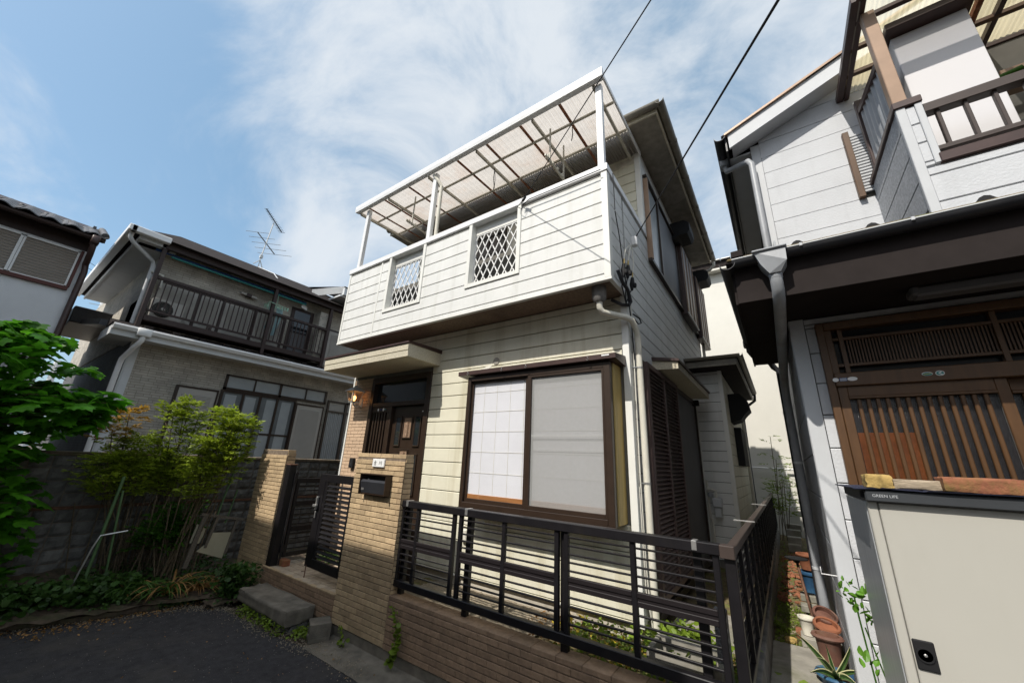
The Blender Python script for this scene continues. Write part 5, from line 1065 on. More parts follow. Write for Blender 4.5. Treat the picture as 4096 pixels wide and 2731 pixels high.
for k in range(10): bx('side_slat', 'lbrown', BD, -10+.035*k, -9.985+.035*k, 1.37, 1.385, 4.0, 4.8)
bc = MB().box(bf-.03, bf+.06, 1.30, 5.35, 5.44, 5.56, .004).box(bf+.06, bf+.075, 1.30, 5.35, 5.545, 5.565).build('balcony_canopy', 'lbrown', LH)
for i in range(9): MB().bar((bf, 1.45+i*.45, 5.53), (-10, 1.45+i*.45, 5.60), .04, .03).build('canopy_rafter', 'lbrown', bc)
MB().quad((bf, 1.35, 5.56), (bf, 5.2, 5.56), (-10, 5.2, 5.63), (-10, 1.35, 5.63)).build('canopy_sheet', 'greypanel', bc, fix=False)
tag(MB().tube([(-9.80, 1.25, 5.42), (-9.80, 4.3, 5.42)], .022, 8).build('laundry_pole', 'blue', None, True), 'long blue laundry pole under the left balcony canopy', 'pole')
tag(MB().tube([(-9.74, 1.5, 5.35), (-9.74, 4.28, 5.35)], .022, 8).build('laundry_pole', 'teal', None, True), 'long teal laundry pole below the blue pole', 'pole')
# upper floor openings
for (a, b) in ((1.5, 2.18), (2.20, 2.62), (2.66, 3.27), (3.30, 3.95)):
    s = lbox('upper_shutter', 'lshut', a, b, 4.0, 4.88, -.02, .02)
    for k in range(30): piece('shutter_slat', ('usl', round(b-a, 3)), lambda: MB().prism([(0, -(b-a)/2+.08, -.008), (.010, -(b-a)/2+.08, -.008), (0, -(b-a)/2+.08, .008)], (0, b-a-.16, 0)), 'lshut', s, (LXF+.02, (a+b)/2, 4.06+k*.026))
for y in (2.19, 2.64, 3.285, 3.96): lbox('shutter_post', 'lbrown', y-.03, y+.03, 4.0, 4.90, -.02, .04)
lbox('shutter_head', 'lbrown', 1.5, 3.99, 4.86, 4.92, -.02, .05)
ud = lbox('upper_door', 'lbrown', 4.08, 4.66, 4.0, 5.28, -.02, .01); lbox('door_glass', 'darkglass', 4.16, 4.56, 4.62, 5.2, .01, .016, ud, 0); lbox('door_panel', 'greypanel', 4.16, 4.56, 4.02, 4.60, .01, .018, ud, 0)
MB().lathe((LXF+.03, 4.2, 4.61), [(.001, -.02), (.02, 0), (.001, .02)], 8).build('door_knob', 'steel', ud)
bx('porch_return', 'lwall', LH, LXF-.02, LXF+.28, 4.70, 4.98, 3.9, 5.3, 0); lbox('return_trim', 'lbrown', 4.98, 5.02, 3.9, 5.3, .0, .30)
lbox('right_shutter', 'lshut', 5.12, 6.3, 3.95, 4.95, -.02, .01)
for k in range(28): piece('shutter_slat', 'rsl', lambda: MB().prism([(0, -.42, -.01), (.012, -.42, -.01), (0, -.42, .01)], (0, .84, 0)), 'lshut', LH, (LXF+.01, 5.66, 4.02+k*.031))
lbox('right_frame', 'bronze', 5.08, 6.3, 4.95, 5.0, -.02, .02)
# roof
MB().add([(-9.45, .80, 5.56), (-9.45, 6.4, 5.56), (-12.4, 5.6, 7.0), (-12.4, 1.95, 7.0), (-15.4, .80, 5.56), (-15.4, 6.4, 5.56)], [(0, 1, 2, 3), (0, 3, 4), (4, 3, 2, 5), (1, 5, 2), (0, 4, 5, 1)]).build('roof', 'roofdark', LH)
MB().box(-9.56, -9.44, .80, 1.38, 5.50, 5.62, .01).box(-15.4, -9.44, .76, .88, 5.50, 5.62, .01).build('roof_gutter', 'white', LH)
MB().box(-9.75, -9.60, .98, 1.36, 5.44, 5.54, .003).box(-15.3, -9.60, .95, .99, 5.44, 5.54, .003).box(-15.3, -9.62, .99, 1.45, 5.46, 5.48).box(-9.98, -9.62, 1.0, 1.55, 5.46, 5.48).build('eave_board', 'lwhite', LH)
MB().tube([(-9.62, .84, 5.52), (-9.62, .84, 5.42), (-9.66, .9, 5.36), (-9.98, 1.30, 5.22), (-10.0, 1.33, 5.12), (-10.0, 1.33, 3.8)], .036, 10).build('downpipe', 'lwhite', LH, True)
MB().prism([(-9.35, 5.02, 5.90), (-9.35, 5.02, 6.08), (-10.4, 4.64, 6.08), (-10.4, 4.64, 5.90)], (0, 0, .03)).box(-9.45, -9.33, 5.0, 6.4, 5.84, 6.06, .01).box(-10.5, -9.4, 4.95, 6.4, 5.80, 5.85, .003).build('wing_eave', 'lwhite', LH)
MB().prism([(-9.35, 5.0, 6.07), (-9.35, 6.6, 6.07), (-12.4, 6.6, 7.1)], (0, -.02, .02)).add([(-9.3, 5.0, 6.08), (-9.3, 6.6, 6.08), (-12.4, 6.6, 7.0), (-12.4, 5.4, 7.0)], [(0, 1, 2, 3)]).build('wing_roof', 'roofdark', LH)
lbox('side_window', 'lglass', 1.40, 1.418, 3.95, 4.6, -1.4, -.4, LH, 0); bx('side_window_frame', 'bronze', LH, -11.45, -10.35, 1.40, 1.419, 3.9, 3.95)
tag(MB().tube([(-9.97, 1.33, 5.0), (-9.93, 1.5, 4.98), (-9.92, 1.52, 4.7)], .03, 8).build('hose', 'ivory', None, True), 'pale bent hose beside the left balcony post', 'hose')
AC = thing('air_conditioner', 'air conditioner with round black fan grille behind the left balcony rail', 'air conditioner', (-9.85, 1.68, 4.0))
bx('casing', 'acgrey', AC, -9.98, -9.78, 1.47, 1.98, 4.04, 4.46, .012)
m = MB().lathe((0, 0, 0), [(.155, 0), (.16, .012), (.145, .016), (.03, .02)], 28); MB().add([(-9.779+v[2], 1.65+v[0], 4.25+v[1]) for v in m.v], m.f).build('fan_grille', 'black', AC)
m = MB()
for r in (.05, .075, .10, .125, .145): m.tube([(-9.755, 1.65+r*math.cos(a*.2618), 4.25+r*math.sin(a*.2618)) for a in range(25)], .003, 5)
for a in range(24): m.tube([(-9.755, 1.65+.04*math.cos(a*.2618), 4.25+.04*math.sin(a*.2618)), (-9.76, 1.65+.15*math.cos(a*.2618), 4.25+.15*math.sin(a*.2618))], .0025, 4)
m.build('fan_wires', 'gap', AC); m = MB().lathe((0, 0, 0), [(.036, 0), (.03, .012), (.001, .016)], 16); MB().add([(-9.758+v[2], 1.65+v[0], 4.25+v[1]) for v in m.v], m.f).build('fan_hub', 'acgrey', AC)
WL = thing('wall_lamp', 'twin-tube wall lamp above the left balcony shutters', 'lamp', (-9.96, 3.05, 5.16)); MB().tube([(-9.94, 2.88, 5.175), (-9.94, 3.22, 5.15)], .03, 10).build('tubes', 'acgrey', WL, True); bx('lamp_bracket', 'lbrown', WL, -9.99, -9.90, 3.0, 3.10, 5.12, 5.20)
LD = thing('laundry_hanger', 'mint clothes-peg hanger with pale aqua towels on the left balcony', 'laundry hanger', (-9.7, 3.6, 5.0))
rr = random.Random(11); m = MB().tube([(-9.74, 3.60, 5.33), (-9.72, 3.60, 5.12)], .008, 6)
for x in (-9.86, -9.72, -9.58): m.tube([(x, 3.38, 5.06), (x, 3.82, 5.02)], .008, 5)
for y in (3.38, 3.6, 3.82): m.tube([(-9.86, y, 5.05), (-9.58, y, 5.04)], .008, 5)
for i in range(26): x, y = rr.uniform(-9.86, -9.58), rr.uniform(3.38, 3.82); m.box(x-.006, x+.006, y-.008, y+.008, 4.96, 5.04)
m.build('peg_frame', 'mint', LD)
for (ya_, yb_, zb, x0) in ((3.60, 3.76, 4.30, -9.70), (3.46, 3.57, 4.45, -9.76)):
    vs = []; n, k = 14, 16
    for j in range(k+1):
        for i in range(n+1):
            t = j/k; u = i/n; y = ya_+(yb_-ya_)*(u*(1-.45*t)+.1*t); vs.append((x0+.025*math.sin(u*9+t*2)*(.4+t), y+.02*math.sin(t*4), 5.0-(5.0-zb)*t))
    MB().add(vs, [(j*(n+1)+i, j*(n+1)+i+1, (j+1)*(n+1)+i+1, (j+1)*(n+1)+i) for j in range(k) for i in range(n)]).build('towel', 'aqua', LD, True, fix=False)
m = MB()
for i in range(7): m.box(-9.80-.02*i, -9.785-.02*i, 4.20+.03*i, 4.22+.03*i, 5.26, 5.36)
tag(m.build('clothes_pegs', 'white', None), 'cluster of white pegs at the end of the teal laundry pole', 'pegs')
# aerial
AN = thing('roof_aerial', 'television aerial on a mast straddling the dark left roof ridge', 'aerial', (-12.4, 3.9, 6.95))
q = 12.4/11.5
def an(y, z): return (-12.4, y*q, 1.65+(z-1.65)*q)
MB().tube([an(3.55, 6.85), an(3.635, 8.12)], .018, 6).build('mast', 'lwhite', AN)
m = MB()
for y, z in ((3.42, 6.66), (3.66, 6.62), (3.55, 6.62)): m.tube([an(3.555, 6.84), an(y, z)], .014, 5)
m.build('mast_legs', 'lwhite', AN)
def yagi(a, b, n, l0, l1, vert):
    m = MB().tube([an(*a), an(*b)], .016, 5)
    for i in range(n):
        t = i/(n-1); y, z = a[0]+(b[0]-a[0])*t, a[1]+(b[1]-a[1])*t; l = l0+(l1-l0)*t; p = Vector(an(y, z)); d = Vector((l*.75, l*.66, -.03*l)) 
        m.tube([p-d, p+d], .006, 4)
    return m
yagi((3.36, 8.45), (3.90, 7.95), 16, .06, .10, 0).build('upper_array', 'black', AN); yagi((3.31, 7.62), (3.87, 7.18), 5, .34, .52, 0).build('lower_array', 'gap', AN)
bx('mast_box', 'lwhite', AN, -12.43, -12.37, an(3.56, 6.95)[1]-.04, an(3.56, 6.95)[1]+.04, an(3.56, 6.9)[2], an(3.56, 7.0)[2])
cable('aerial_lead', 'white aerial lead lying down the dark left roof', [an(3.55, 6.62), (-11.4, 3.95, 6.56), (-9.7, 3.62, 5.60)], .012, 'lwhite')

# ---------------------------------------------------------------- far-left house
FL = thing('house', 'white rendered house with grey wavy roof tiles behind the leafy tree', 'house', (-12, -1.6, .3))
XF = -10.4; fq = 10.4/9
def fz(z): return 1.65+(z-1.65)*fq
def fy(y): return y*fq
MB().box(-16, XF, -5, fy(.44), .2, fz(4.70)).build('wall', 'fwall', FL)
wf = MB().box(XF, XF+.05, -1.3, fy(.36), fz(3.94), fz(4.0), .004).box(XF, XF+.05, fy(.335), fy(.37), fz(4.0), fz(4.64), .004).build('window', 'frame_red', FL)
wf2 = MB()
for y in (fy(-.245), fy(.31)): wf2.box(XF+.01, XF+.035, y, y+.025, fz(4.0), fz(4.62))
wf2.box(XF+.01, XF+.035, fy(-.28), fy(-.25), fz(4.0), fz(4.62)).box(XF+.01, XF+.035, -1.3, fy(.335), fz(4.6), fz(4.625)).box(XF+.01, XF+.035, -1.3, fy(.335), fz(4.0), fz(4.015)); wf2.build('window_frame', 'white', wf)
for k in range(14): bx('shutter_slat', 'fshut', wf, XF, XF+.012, -1.3, fy(.32), fz(4.0)+k*.052, fz(4.0)+k*.052+.044, .003)
MB().box(XF-.05, XF+.02, -5, fy(.44), fz(4.66), fz(4.86)+.12).build('eave_wall', 'lbrown', FL)
MB().prism([(XF+.30, -5, fz(4.80)), (XF+.33, -5, fz(4.86)), (XF-2, -5, fz(4.86)+1.05), (XF-2, -5, fz(4.80)+.98)], (0, 5+fy(.52), 0)).build('roof_deck', 'lbrown', FL)
gutter((XF+.33, -5, fz(4.83)), (XF+.33, fy(.5), fz(4.83)), .05).build('eave_gutter', 'lbrown', FL, True)
def wtile():
    m = MB(); n = 10; L, Wd = .30, .27; vs = []
    for (x, dz) in ((0, 0), (-L*.93, L*.40)):
        for i in range(n+1):
            u = i/n; w = .03*math.sin(u*2*math.pi-.6)+(.022 if u > .85 else 0)
            for th in (0, .018): vs.append((x, (u-.5)*Wd*1.06, dz+w+th))
    k = 2*(n+1)
    fs = []
    for i in range(n):
        a = 2*i; fs += [(a+1, a+3, k+a+3, k+a+1), (a, k+a, k+a+2, a+2), (a, a+2, a+3, a+1)]
    return m.add(vs, fs)
for r in range(5):
    for i in range(19):
        y = fy(.42)-i*.27
        piece('roof_tile', 'rtile', wtile, 'rooftile', FL, (XF+.36-r*.27, y, fz(4.88)+r*.12), (0, 0, R.uniform(-.01, .01)))
MB().tube([(XF+.25-k*.2, fy(.5), fz(4.9)+.09*k+.05) for k in range(8)], .06, 8).build('verge_ridge', 'rooftile', FL, True)
for i in range(14):
    y = fy(.36)-i*.30; piece('ridge_knob', 'rknob', lambda: MB().lathe((0, 0, 0), [(.035, -.03), (.04, 0), (.025, .035), (.001, .042)], 10), 'rooftile', FL, (XF-.55, y, fz(5.13)+.11))
MB().tube([(XF-.55, -5, fz(5.08)+.12), (XF-.55, fy(.38), fz(5.08)+.12)], .055, 8).box(XF-.60, XF-.50, fy(.36), fy(.40), fz(5.08)+.06, fz(5.08)+.26).build('roof_ridge', 'rooftile', FL, True)
MB().box(XF+.24, XF+.42, fy(.36), fy(.46), fz(4.72), fz(4.86), .015).tube([(XF+.33, fy(.41), fz(4.74)), (XF+.30, fy(.42), fz(4.55)), (XF+.08, fy(.43), fz(4.42)), (XF+.07, fy(.45), fz(4.3)), (XF+.07, fy(.45), fz(3.15)), (XF+.07, fy(.40), fz(3.07)), (XF+.07, fy(.28), fz(3.07))], .045, 8).build('downpipe', 'brownmetal', FL, True)
bx('awning', 'lbrown', FL, XF, XF+.5, -3, fy(.28), fz(3.0), fz(3.06))
# poles far behind
PO = thing('utility_pole', 'pale concrete utility pole between the two left houses', 'utility pole', (-30.5, 3.05, 0))
MB().tube([(-30.5, 2.78, 0), (-30.5, 2.78, 10.9)], [.26, .22], 10).build('pole_shaft', 'lwhite', PO, True)
m = MB()
for z in (8.2, 8.6, 9.0, 9.4): m.tube([(-30.3, 2.15, z), (-30.3, 3.3, z+.1)], .02, 4)
m.build('pole_steps', 'steel', PO)
P3 = thing('utility_pole', 'distant thin utility pole low between the two left houses', 'utility pole', (-60, 4.2, 0)); MB().tube([(-60, 3.85, 0), (-60, 3.85, 9.6)], .25, 8).box(-60.1, -59.9, 3.1, 4.6, 8.9, 9.1).box(-60.1, -59.9, 3.2, 4.5, 8.2, 8.4).build('pole_shaft', 'lwhite', P3)
for i, (ya_, za, yb_, zb, lab) in enumerate(((-1.0, 12.4, 2.9, 10.7, 'upper thin wire running to the concrete utility pole'), (-1.0, 11.8, 2.9, 10.5, 'lower thin wire running to the concrete utility pole'), (2.0, 8.3, 8, 8.1, 'faint wire crossing low between the left houses'))):
    tag(MB().tube([(-30.4, ya_, za), (-30.4, yb_, zb)], .012, 4).build('overhead_wire', 'black', None), lab, 'wire')

# ---------------------------------------------------------------- rock-faced block wall
BW = thing('block_wall', 'grey rock-faced block retaining wall behind the shrubs', 'block wall', (-7.3, 3.3, .1))
WX = -7.2; s7 = 7.2/7
MB().box(WX-.16, WX-.018, -.8, 7.6, -.2, 1.50).build('wall_core', 'mortar', BW)
def rock(w, h, seed):
    rr_ = random.Random(seed); m = MB(); n, k = 6, 4; vs = []
    for j in range(k+1):
        for i in range(n+1):
            e = min(i, n-i, j, k-j); vs.append((-.012+(.0 if e == 0 else .022+rr_.uniform(-.008, .008)), -w/2+w*i/n, -h/2+h*j/k))
    m.add(vs, [(j*(n+1)+i, j*(n+1)+i+1, (j+1)*(n+1)+i+1, (j+1)*(n+1)+i) for j in range(k) for i in range(n)])
    b = len(m.v); ring = [i for i in range(n+1)] + [j*(n+1)+n for j in range(1, k+1)] + [k*(n+1)+i for i in range(n-1, -1, -1)] + [j*(n+1) for j in range(k-1, 0, -1)]
    m.v += [(-.03, vs[i][1], vs[i][2]) for i in ring]; m.f += [(ring[q], ring[(q+1) % len(ring)], b+(q+1) % len(ring), b+q) for q in range(len(ring))]
    return m
BLW, BLH = .1835, .1465
for r in range(10):
    z = 1.50-.075-r*BLH - (.0 if r < 4 else .035)
    for i in range(30):
        y = .1+i*BLW
        piece('block', ('rock', (i*7+r*3) % 5), lambda: rock(BLW-.008, BLH-.008, (i*7+r*3) % 5), 'blockgrey' if r < 4 else 'blockgrey', BW, (WX, y, z))
bx('strip_course', 'rustiron', BW, WX-.02, WX+.008, -.8, 7.6, 1.50-4*BLH-.035, 1.50-4*BLH-.002, .003)
rough_box(WX-.18, WX+.02, -.8, 7.6, 1.50, 1.545, 51, .004).build('wall_cap', 'blockcap', BW, True)

# ---------------------------------------------------------------- house across the lane, behind the viewer: it shades the lane
OH = thing('house', 'two-storey rendered house across the lane', 'house', (-8, -4.5, 0))
OX1 = -1.4
MB().box(-6.7, OX1-.35, -8, -2.55, 0, 6.3).box(-15, -6.7, -8, -2.55, 0, 5.1).build('wall', 'ohwall', OH)
MB().add([(-7.05, -2.0, 6.45), (OX1, -2.0, 6.45), (OX1, -8.5, 6.45), (-7.05, -8.5, 6.45), (-5.2, -5.2, 7.9), (OX1-1.9, -5.2, 7.9)], [(0, 1, 5, 4), (1, 2, 5), (2, 3, 4, 5), (3, 0, 4), (3, 2, 1, 0)]).build('roof', 'roofdark', OH)
MB().add([(-15.4, -2.0, 5.2), (-6.9, -2.0, 5.2), (-6.9, -8.5, 5.2), (-15.4, -8.5, 5.2), (-12.5, -5.2, 6.2), (-6.9, -5.2, 6.2)], [(0, 1, 5, 4), (1, 2, 5), (2, 3, 4, 5), (3, 0, 4), (3, 2, 1, 0)]).build('wing_roof', 'roofdark', OH)  # unseen wing, roof kept low so sun reaches the shrubs and tree
OH2 = thing('house', 'unseen house added further back across the lane to cut skylight', 'house', (6, -10, 0))  # unseen house, added to block skylight and deepen the shade
MB().box(1.2, 11, -13, -7.5, 0, 6.6).build('wall', 'ohwall', OH2)
MB().add([(.8, -7.1, 6.6), (11.4, -7.1, 6.6), (11.4, -13.4, 6.6), (.8, -13.4, 6.6), (3.6, -10.2, 8.2), (8.6, -10.2, 8.2)], [(0, 1, 5, 4), (1, 2, 5), (2, 3, 4, 5), (3, 0, 4), (3, 2, 1, 0)]).build('roof', 'roofdark', OH2)
for x in (-12.5, -9.5, -6.5, -3.5):
    for z in (1.0, 3.9): w_ = bx('window', 'bronze', OH, x-.9, x+.9, -2.56, -2.50, z, z+1.3); bx('pane', 'lglass', w_, x-.84, x+.84, -2.51, -2.492, z+.06, z+1.24)
# ---------------------------------------------------------------- planting
def lobed(w, h, seed):
    """a lobed leaf in the xy plane, stalk at the origin, folded a little along the midrib"""
    rr_ = random.Random(seed); half = [(0, 0), (.20, -.10), (.42, .02), (.36, .20), (.56, .42), (.30, .46), (.34, .66), (.16, .70), (0, 1.0)]
    m = MB(); pts = [(x*w, y*h, -abs(x)*w*.25+.06*h*math.sin(y*3)) for x, y in half]; L = [(-x, y, z) for x, y, z in pts]
    mid = [(0, h*t, .05*h*math.sin(t*3)) for t in (0, .25, .5, .75)]
    vs = pts + L[1:-1] + mid[1:]; n = len(pts)
    a = [0, 1, 2, 3, 4, 5, 6, 7, 8]; b = [0]+[n+i for i in range(n-2)]+[8]; c0 = n+n-2
    m0, m1, m2 = c0, c0+1, c0+2
    fs = []
    for q in (a, b):
        fs += [(q[0], q[1], q[2], m0), (m0, q[2], q[3], q[4]), (m0, q[4], m1), (m1, q[4], q[5], q[6]), (m1, q[6], m2), (m2, q[6], q[7]), (m2, q[7], q[8])]
    return m.add(vs, fs)
TR_ = thing('leafy_tree', 'dark green lobed-leaf tree leaning over the block wall from the edge', 'tree', (-7.0, -.1, .15))
rt_ = random.Random(21); br = MB(); tips = []
br.tube([(-7.0, -.1, .15), (-6.98, -.08, .8), (-6.95, -.05, 1.5), (-6.9, 0, 2.2), (-6.85, .05, 2.7)], [.05, .045, .038, .028, .012], 8)
SPOTS = []   # crown volume as leaning ellipsoids
for (c, r, n) in (((-5.75, .05, 2.35), (.45, .40, .34), 150), ((-5.75, .30, 1.98), (.45, .46, .26), 190), ((-5.7, .62, 2.04), (.30, .24, .12), 40), ((-5.75, .70, 1.86), (.22, .14, .08), 22), ((-5.7, .80, 2.12), (.2, .10, .05), 10), ((-5.75, .55, 2.36), (.25, .12, .05), 12), ((-5.85, .20, 1.58), (.40, .34, .22), 110), ((-5.8, .36, 1.15), (.35, .28, .30), 60), ((-5.8, .50, .72), (.30, .20, .28), 34), ((-5.9, .02, 2.66), (.45, .30, .10), 36), ((-5.8, .30, 2.62), (.2, .14, .04), 10), ((-6.4, .3, 1.9), (.35, .45, .4), 60)):
    for i in range(int(n*1.75)):
        while True:
            p = Vector((rt_.uniform(-1, 1), rt_.uniform(-1, 1), rt_.uniform(-1, 1)))
            if p.length < 1: break
        SPOTS.append(Vector((c[0]+p.x*r[0], c[1]+p.y*r[1], c[2]+p.z*r[2])))
SPOTS = [Vector((p.x*1.17, p.y*1.17, 1.65+(p.z-1.65)*1.17)) for p in SPOTS]
for i in range(70):
    t = SPOTS[rt_.randrange(len(SPOTS))]; z0 = min(t.z-.1, 2.4); s0 = Vector((-7.0+.06*z0, -.05, max(.5, z0)))
    mid_ = s0.lerp(t, .5)+Vector((0, 0, .06)); br.tube([s0, mid_, t], [.015, .009, .004], 5)
br.build('trunk', 'bark', TR_, True)
camp = Vector((0, 0, 1.65)); SPOTS.sort(key=lambda p: (p-camp).length)
lm = [lobed(.145, .17, 1), lobed(.12, .155, 2), lobed(.16, .185, 3)]
def leafrot(rr_, tilt=.5):
    return Euler((rr_.gauss(-.45, .32), rr_.gauss(0, .28), rr_.uniform(0, 6.283)))
bulk = MB()
for k, p in enumerate(SPOTS):
    e = leafrot(rt_); j = k % 3; s = rt_.uniform(.6, 1.3)
    if k < 300:
        o = piece('leaf', ('tleaf', j), lambda: lm[j], 'treeleaf', TR_, p, e); o.scale = (s, s, s)
    else:
        M4 = Matrix.Translation(p) @ e.to_matrix().to_4x4() @ Matrix.Scale(s, 4); bulk.add([M4 @ Vector(v) for v in lm[j].v], lm[j].f)
bulk.build('foliage', 'treeleaf', TR_, fix=False, kind='stuff')
# heavenly bamboo clumps
def leaflet(m, p, d, nrm, L, w):
    s = d.cross(nrm).normalized()*w; m.add([p, p+d*L*.45+s, p+d*L, p+d*L*.45-s], [(0, 1, 2, 3)])
def frond(m, p, d, rr_, L, n=16, lw=.0085, ll=.055):
    d = d.normalized(); side = d.cross(Vector((0, 0, 1)));
    side = side.normalized() if side.length > .1 else Vector((1, 0, 0)); nrm = side.cross(d).normalized()
    for i in range(n):
        t = .25+.75*rr_.random(); sgn = rr_.choice((-1, 1)); q = p + d*L*t + side*sgn*rr_.uniform(0, .33)*L*(1.15-t) - Vector((0, 0, .18*L*t*t))
        ld = (d*.8+side*sgn*rr_.uniform(.2, 1)+Vector((rr_.gauss(0, .15), rr_.gauss(0, .15), rr_.gauss(-.22, .2)))).normalized(); leaflet(m, q, ld, (nrm+Vector((rr_.gauss(0, .4), rr_.gauss(0, .4), 0))).normalized(), ll*rr_.uniform(.7, 1.25), lw*rr_.uniform(.8, 1.3))
def nandina(label, base, tops, mat, seed, per=12, low=None, flowers=True, q_=1.075):
    base = (base[0]*q_, base[1]*q_); tops = [(x*q_, y*q_, 1.65+(z-1.65)*q_, r*1.08) for x, y, z, r in tops]
    rr_ = random.Random(seed); t = thing('nandina_shrub', label, 'shrub', (base[0], base[1], .12), 'feathery shrubs in front of the block wall'); st = MB(); fo = MB(); fl = MB(); gold = MB()
    for (x, y, z, r) in tops:
        b = Vector((base[0]+rr_.uniform(-.14, .14), base[1]+rr_.uniform(-.14, .14), .08)); T = Vector((x, y, z)); mid_ = b.lerp(T, .55)+Vector((rr_.gauss(0, .03), rr_.gauss(0, .03), 0))
        st.tube([b, mid_, T], [.010, .008, .005], 5)
        for k in range(3):
            q = b.lerp(T, rr_.uniform(.62, .9)); st.tube([q, q+Vector((rr_.gauss(0, .08), rr_.gauss(0, .08), rr_.uniform(.08, .16)))], .004, 4)
        for k in range(per*3):
            q = b.lerp(T, rr_.uniform(.72, 1.03)) if k % 3 else T+Vector((0, 0, rr_.uniform(-.05, .02)))
            a = rr_.uniform(0, 6.283); d = Vector((math.cos(a), math.sin(a), rr_.uniform(.0, .9))); frond(gold if (mat == 'nandgold' and q.z > T.z-.14 and T.z > 1.78) else fo, q+Vector((rr_.gauss(0, .03), rr_.gauss(0, .03), 0)), d, rr_, r*rr_.uniform(.7, 1.2), 30)
        if flowers and rr_.random() < .7:
            for i in range(26): p = T+Vector((rr_.gauss(0, .016), rr_.gauss(0, .016), rr_.uniform(.02, .13))); fl.add([p, p+Vector((.007, 0, .003)), p+Vector((0, .007, .006)), p+Vector((.003, .003, .010))], [(0, 1, 2), (0, 2, 3), (0, 3, 1), (1, 2, 3)])
    for i in range(16): b = Vector((base[0]+rr_.gauss(0, .16), base[1]+rr_.gauss(0, .16), .06)); st.tube([b, b+Vector((rr_.gauss(0, .08), rr_.gauss(0, .08), rr_.uniform(.5, 1.05)))], .007, 5)
    st.build('stems', 'bark', t, True); fo.build('foliage', 'nandleaf' if mat == 'nandgold' else mat, t, fix=False, kind='stuff')
    if gold.v: gold.build('golden_foliage', 'nandgold', t, fix=False, kind='stuff')
    if fl.v: fl.build('blossoms', 'flower', t, fix=False, kind='stuff')
    return t
nandina('golden-tipped feathery shrub nearest the leafy tree', (-6.45, 1.42), [(-6.45, 1.12, 2.02, .20), (-6.4, 1.02, 1.80, .22), (-6.35, 1.22, 1.65, .24), (-6.5, 1.34, 1.72, .22), (-6.35, 1.05, 1.50, .26), (-6.3, 1.3, 1.42, .26)], 'nandgold', 31, 11)
nandina('green feathery shrub below the golden tips', (-6.4, 1.48), [(-6.35, 1.18, 1.48, .25), (-6.3, 1.34, 1.38, .26), (-6.42, 1.48, 1.55, .24), (-6.3, 1.02, 1.34, .24), (-6.4, 1.6, 1.4, .25)], 'nandleaf', 35, 13)
nandina('tall airy feathery shrub with bare stems in the middle of the row', (-6.45, 1.75), [(-6.42, 1.52, 2.08, .19), (-6.4, 1.66, 2.18, .19), (-6.45, 1.80, 2.05, .19), (-6.38, 1.62, 2.02, .2), (-6.4, 1.75, 1.42, .26), (-6.3, 1.88, 1.36, .27), (-6.35, 1.65, 1.5, .22)], 'nandleaf', 32, 12)
nandina('bright feathery shrub at the brick pillar end of the row', (-6.45, 1.98), [(-6.45, 2.10, 2.12, .2), (-6.4, 2.26, 2.10, .22), (-6.4, 2.38, 1.98, .22), (-6.38, 2.2, 1.90, .22), (-6.35, 2.05, 1.62, .26), (-6.4, 1.92, 1.72, .22), (-6.3, 2.15, 1.45, .27), (-6.3, 2.02, 1.36, .26), (-6.22, 2.28, 1.75, .22), (-6.25, 2.12, 1.98, .2)], 'nandleaf', 33, 15, q_=.985)
nandina('low dark feathery shrub in front of the row', (-6.15, 1.72), [(-6.1, 1.66, .85, .25), (-6.05, 1.80, .75, .26), (-6.15, 1.86, .92, .24), (-6.05, 1.58, .70, .25), (-6.0, 1.72, .62, .24)], 'nandlow', 34, 14, flowers=False)
tag(MB().tube([(-6.3, 2.243, .62), (-6.3, 2.345, 1.475)], .013, 8).build('garden_stake', 'greenpole', None, True), 'pale green garden stake leaning beside the left pillar', 'stake')
tag(MB().tube([(-6.35, 2.40, .7), (-6.35, 2.45, 1.12)], .010, 8).build('garden_stake', 'greenpole', None, True), 'short green stake close to the block wall', 'stake')
tag(MB().tube([(-6.3, 1.19, .12), (-6.3, 1.235, 1.30)], .016, 8).build('garden_stake', 'greenpole', None, True), 'thick green stake left of the feathery shrubs', 'stake')
tag(MB().tube([(-6.28, 1.36, .15), (-6.28, 1.26, 1.15)], .011, 8).build('garden_stake', 'greenpole', None, True), 'thin green stake among the golden shrub stems', 'stake')
tag(MB().tube([(-6.25, 1.10, .2), (-6.22, 1.16, .60), (-6.22, 1.19, .70), (-6.22, 1.40, .725)], .009, 8).build('metal_hoop', 'steel', None, True), 'bent bright metal hoop in the shrubs', 'hoop')
tag(MB().prism([(-6.2, 2.10, .42), (-6.2, 2.40, .30), (-6.2, 2.44, .60), (-6.2, 2.22, .62), (-6.2, 2.19, .50)], (.014, 0, 0)).build('broken_board', 'board', None), 'broken cream board leaning near the left pillar', 'board')
tag(MB().prism([(-6.25, 2.02, .52), (-6.25, 2.12, .50), (-6.25, 2.17, .66), (-6.25, 2.05, .73)], (.012, 0, 0)).build('broken_board', 'board', None), 'small torn cream board propped in the weeds', 'board')
OF = thing('timber_frame', 'rotten grey timber frame by the left pillar', 'frame', (-6.2, 2.3, .2))
MB().bar((-6.19, 2.05, .85), (-6.19, 2.56, .745), .035, .03).build('rail', 'rotwood', OF); MB().bar((-6.19, 2.02, .25), (-6.19, 2.10, .84), .03, .05).build('leg', 'rotwood', OF); MB().bar((-6.19, 2.18, .45), (-6.19, 2.24, .82), .025, .03).build('strut', 'rotwood', OF); MB().bar((-6.19, 2.42, .35), (-6.19, 2.47, .77), .025, .03).build('strut', 'rotwood', OF)
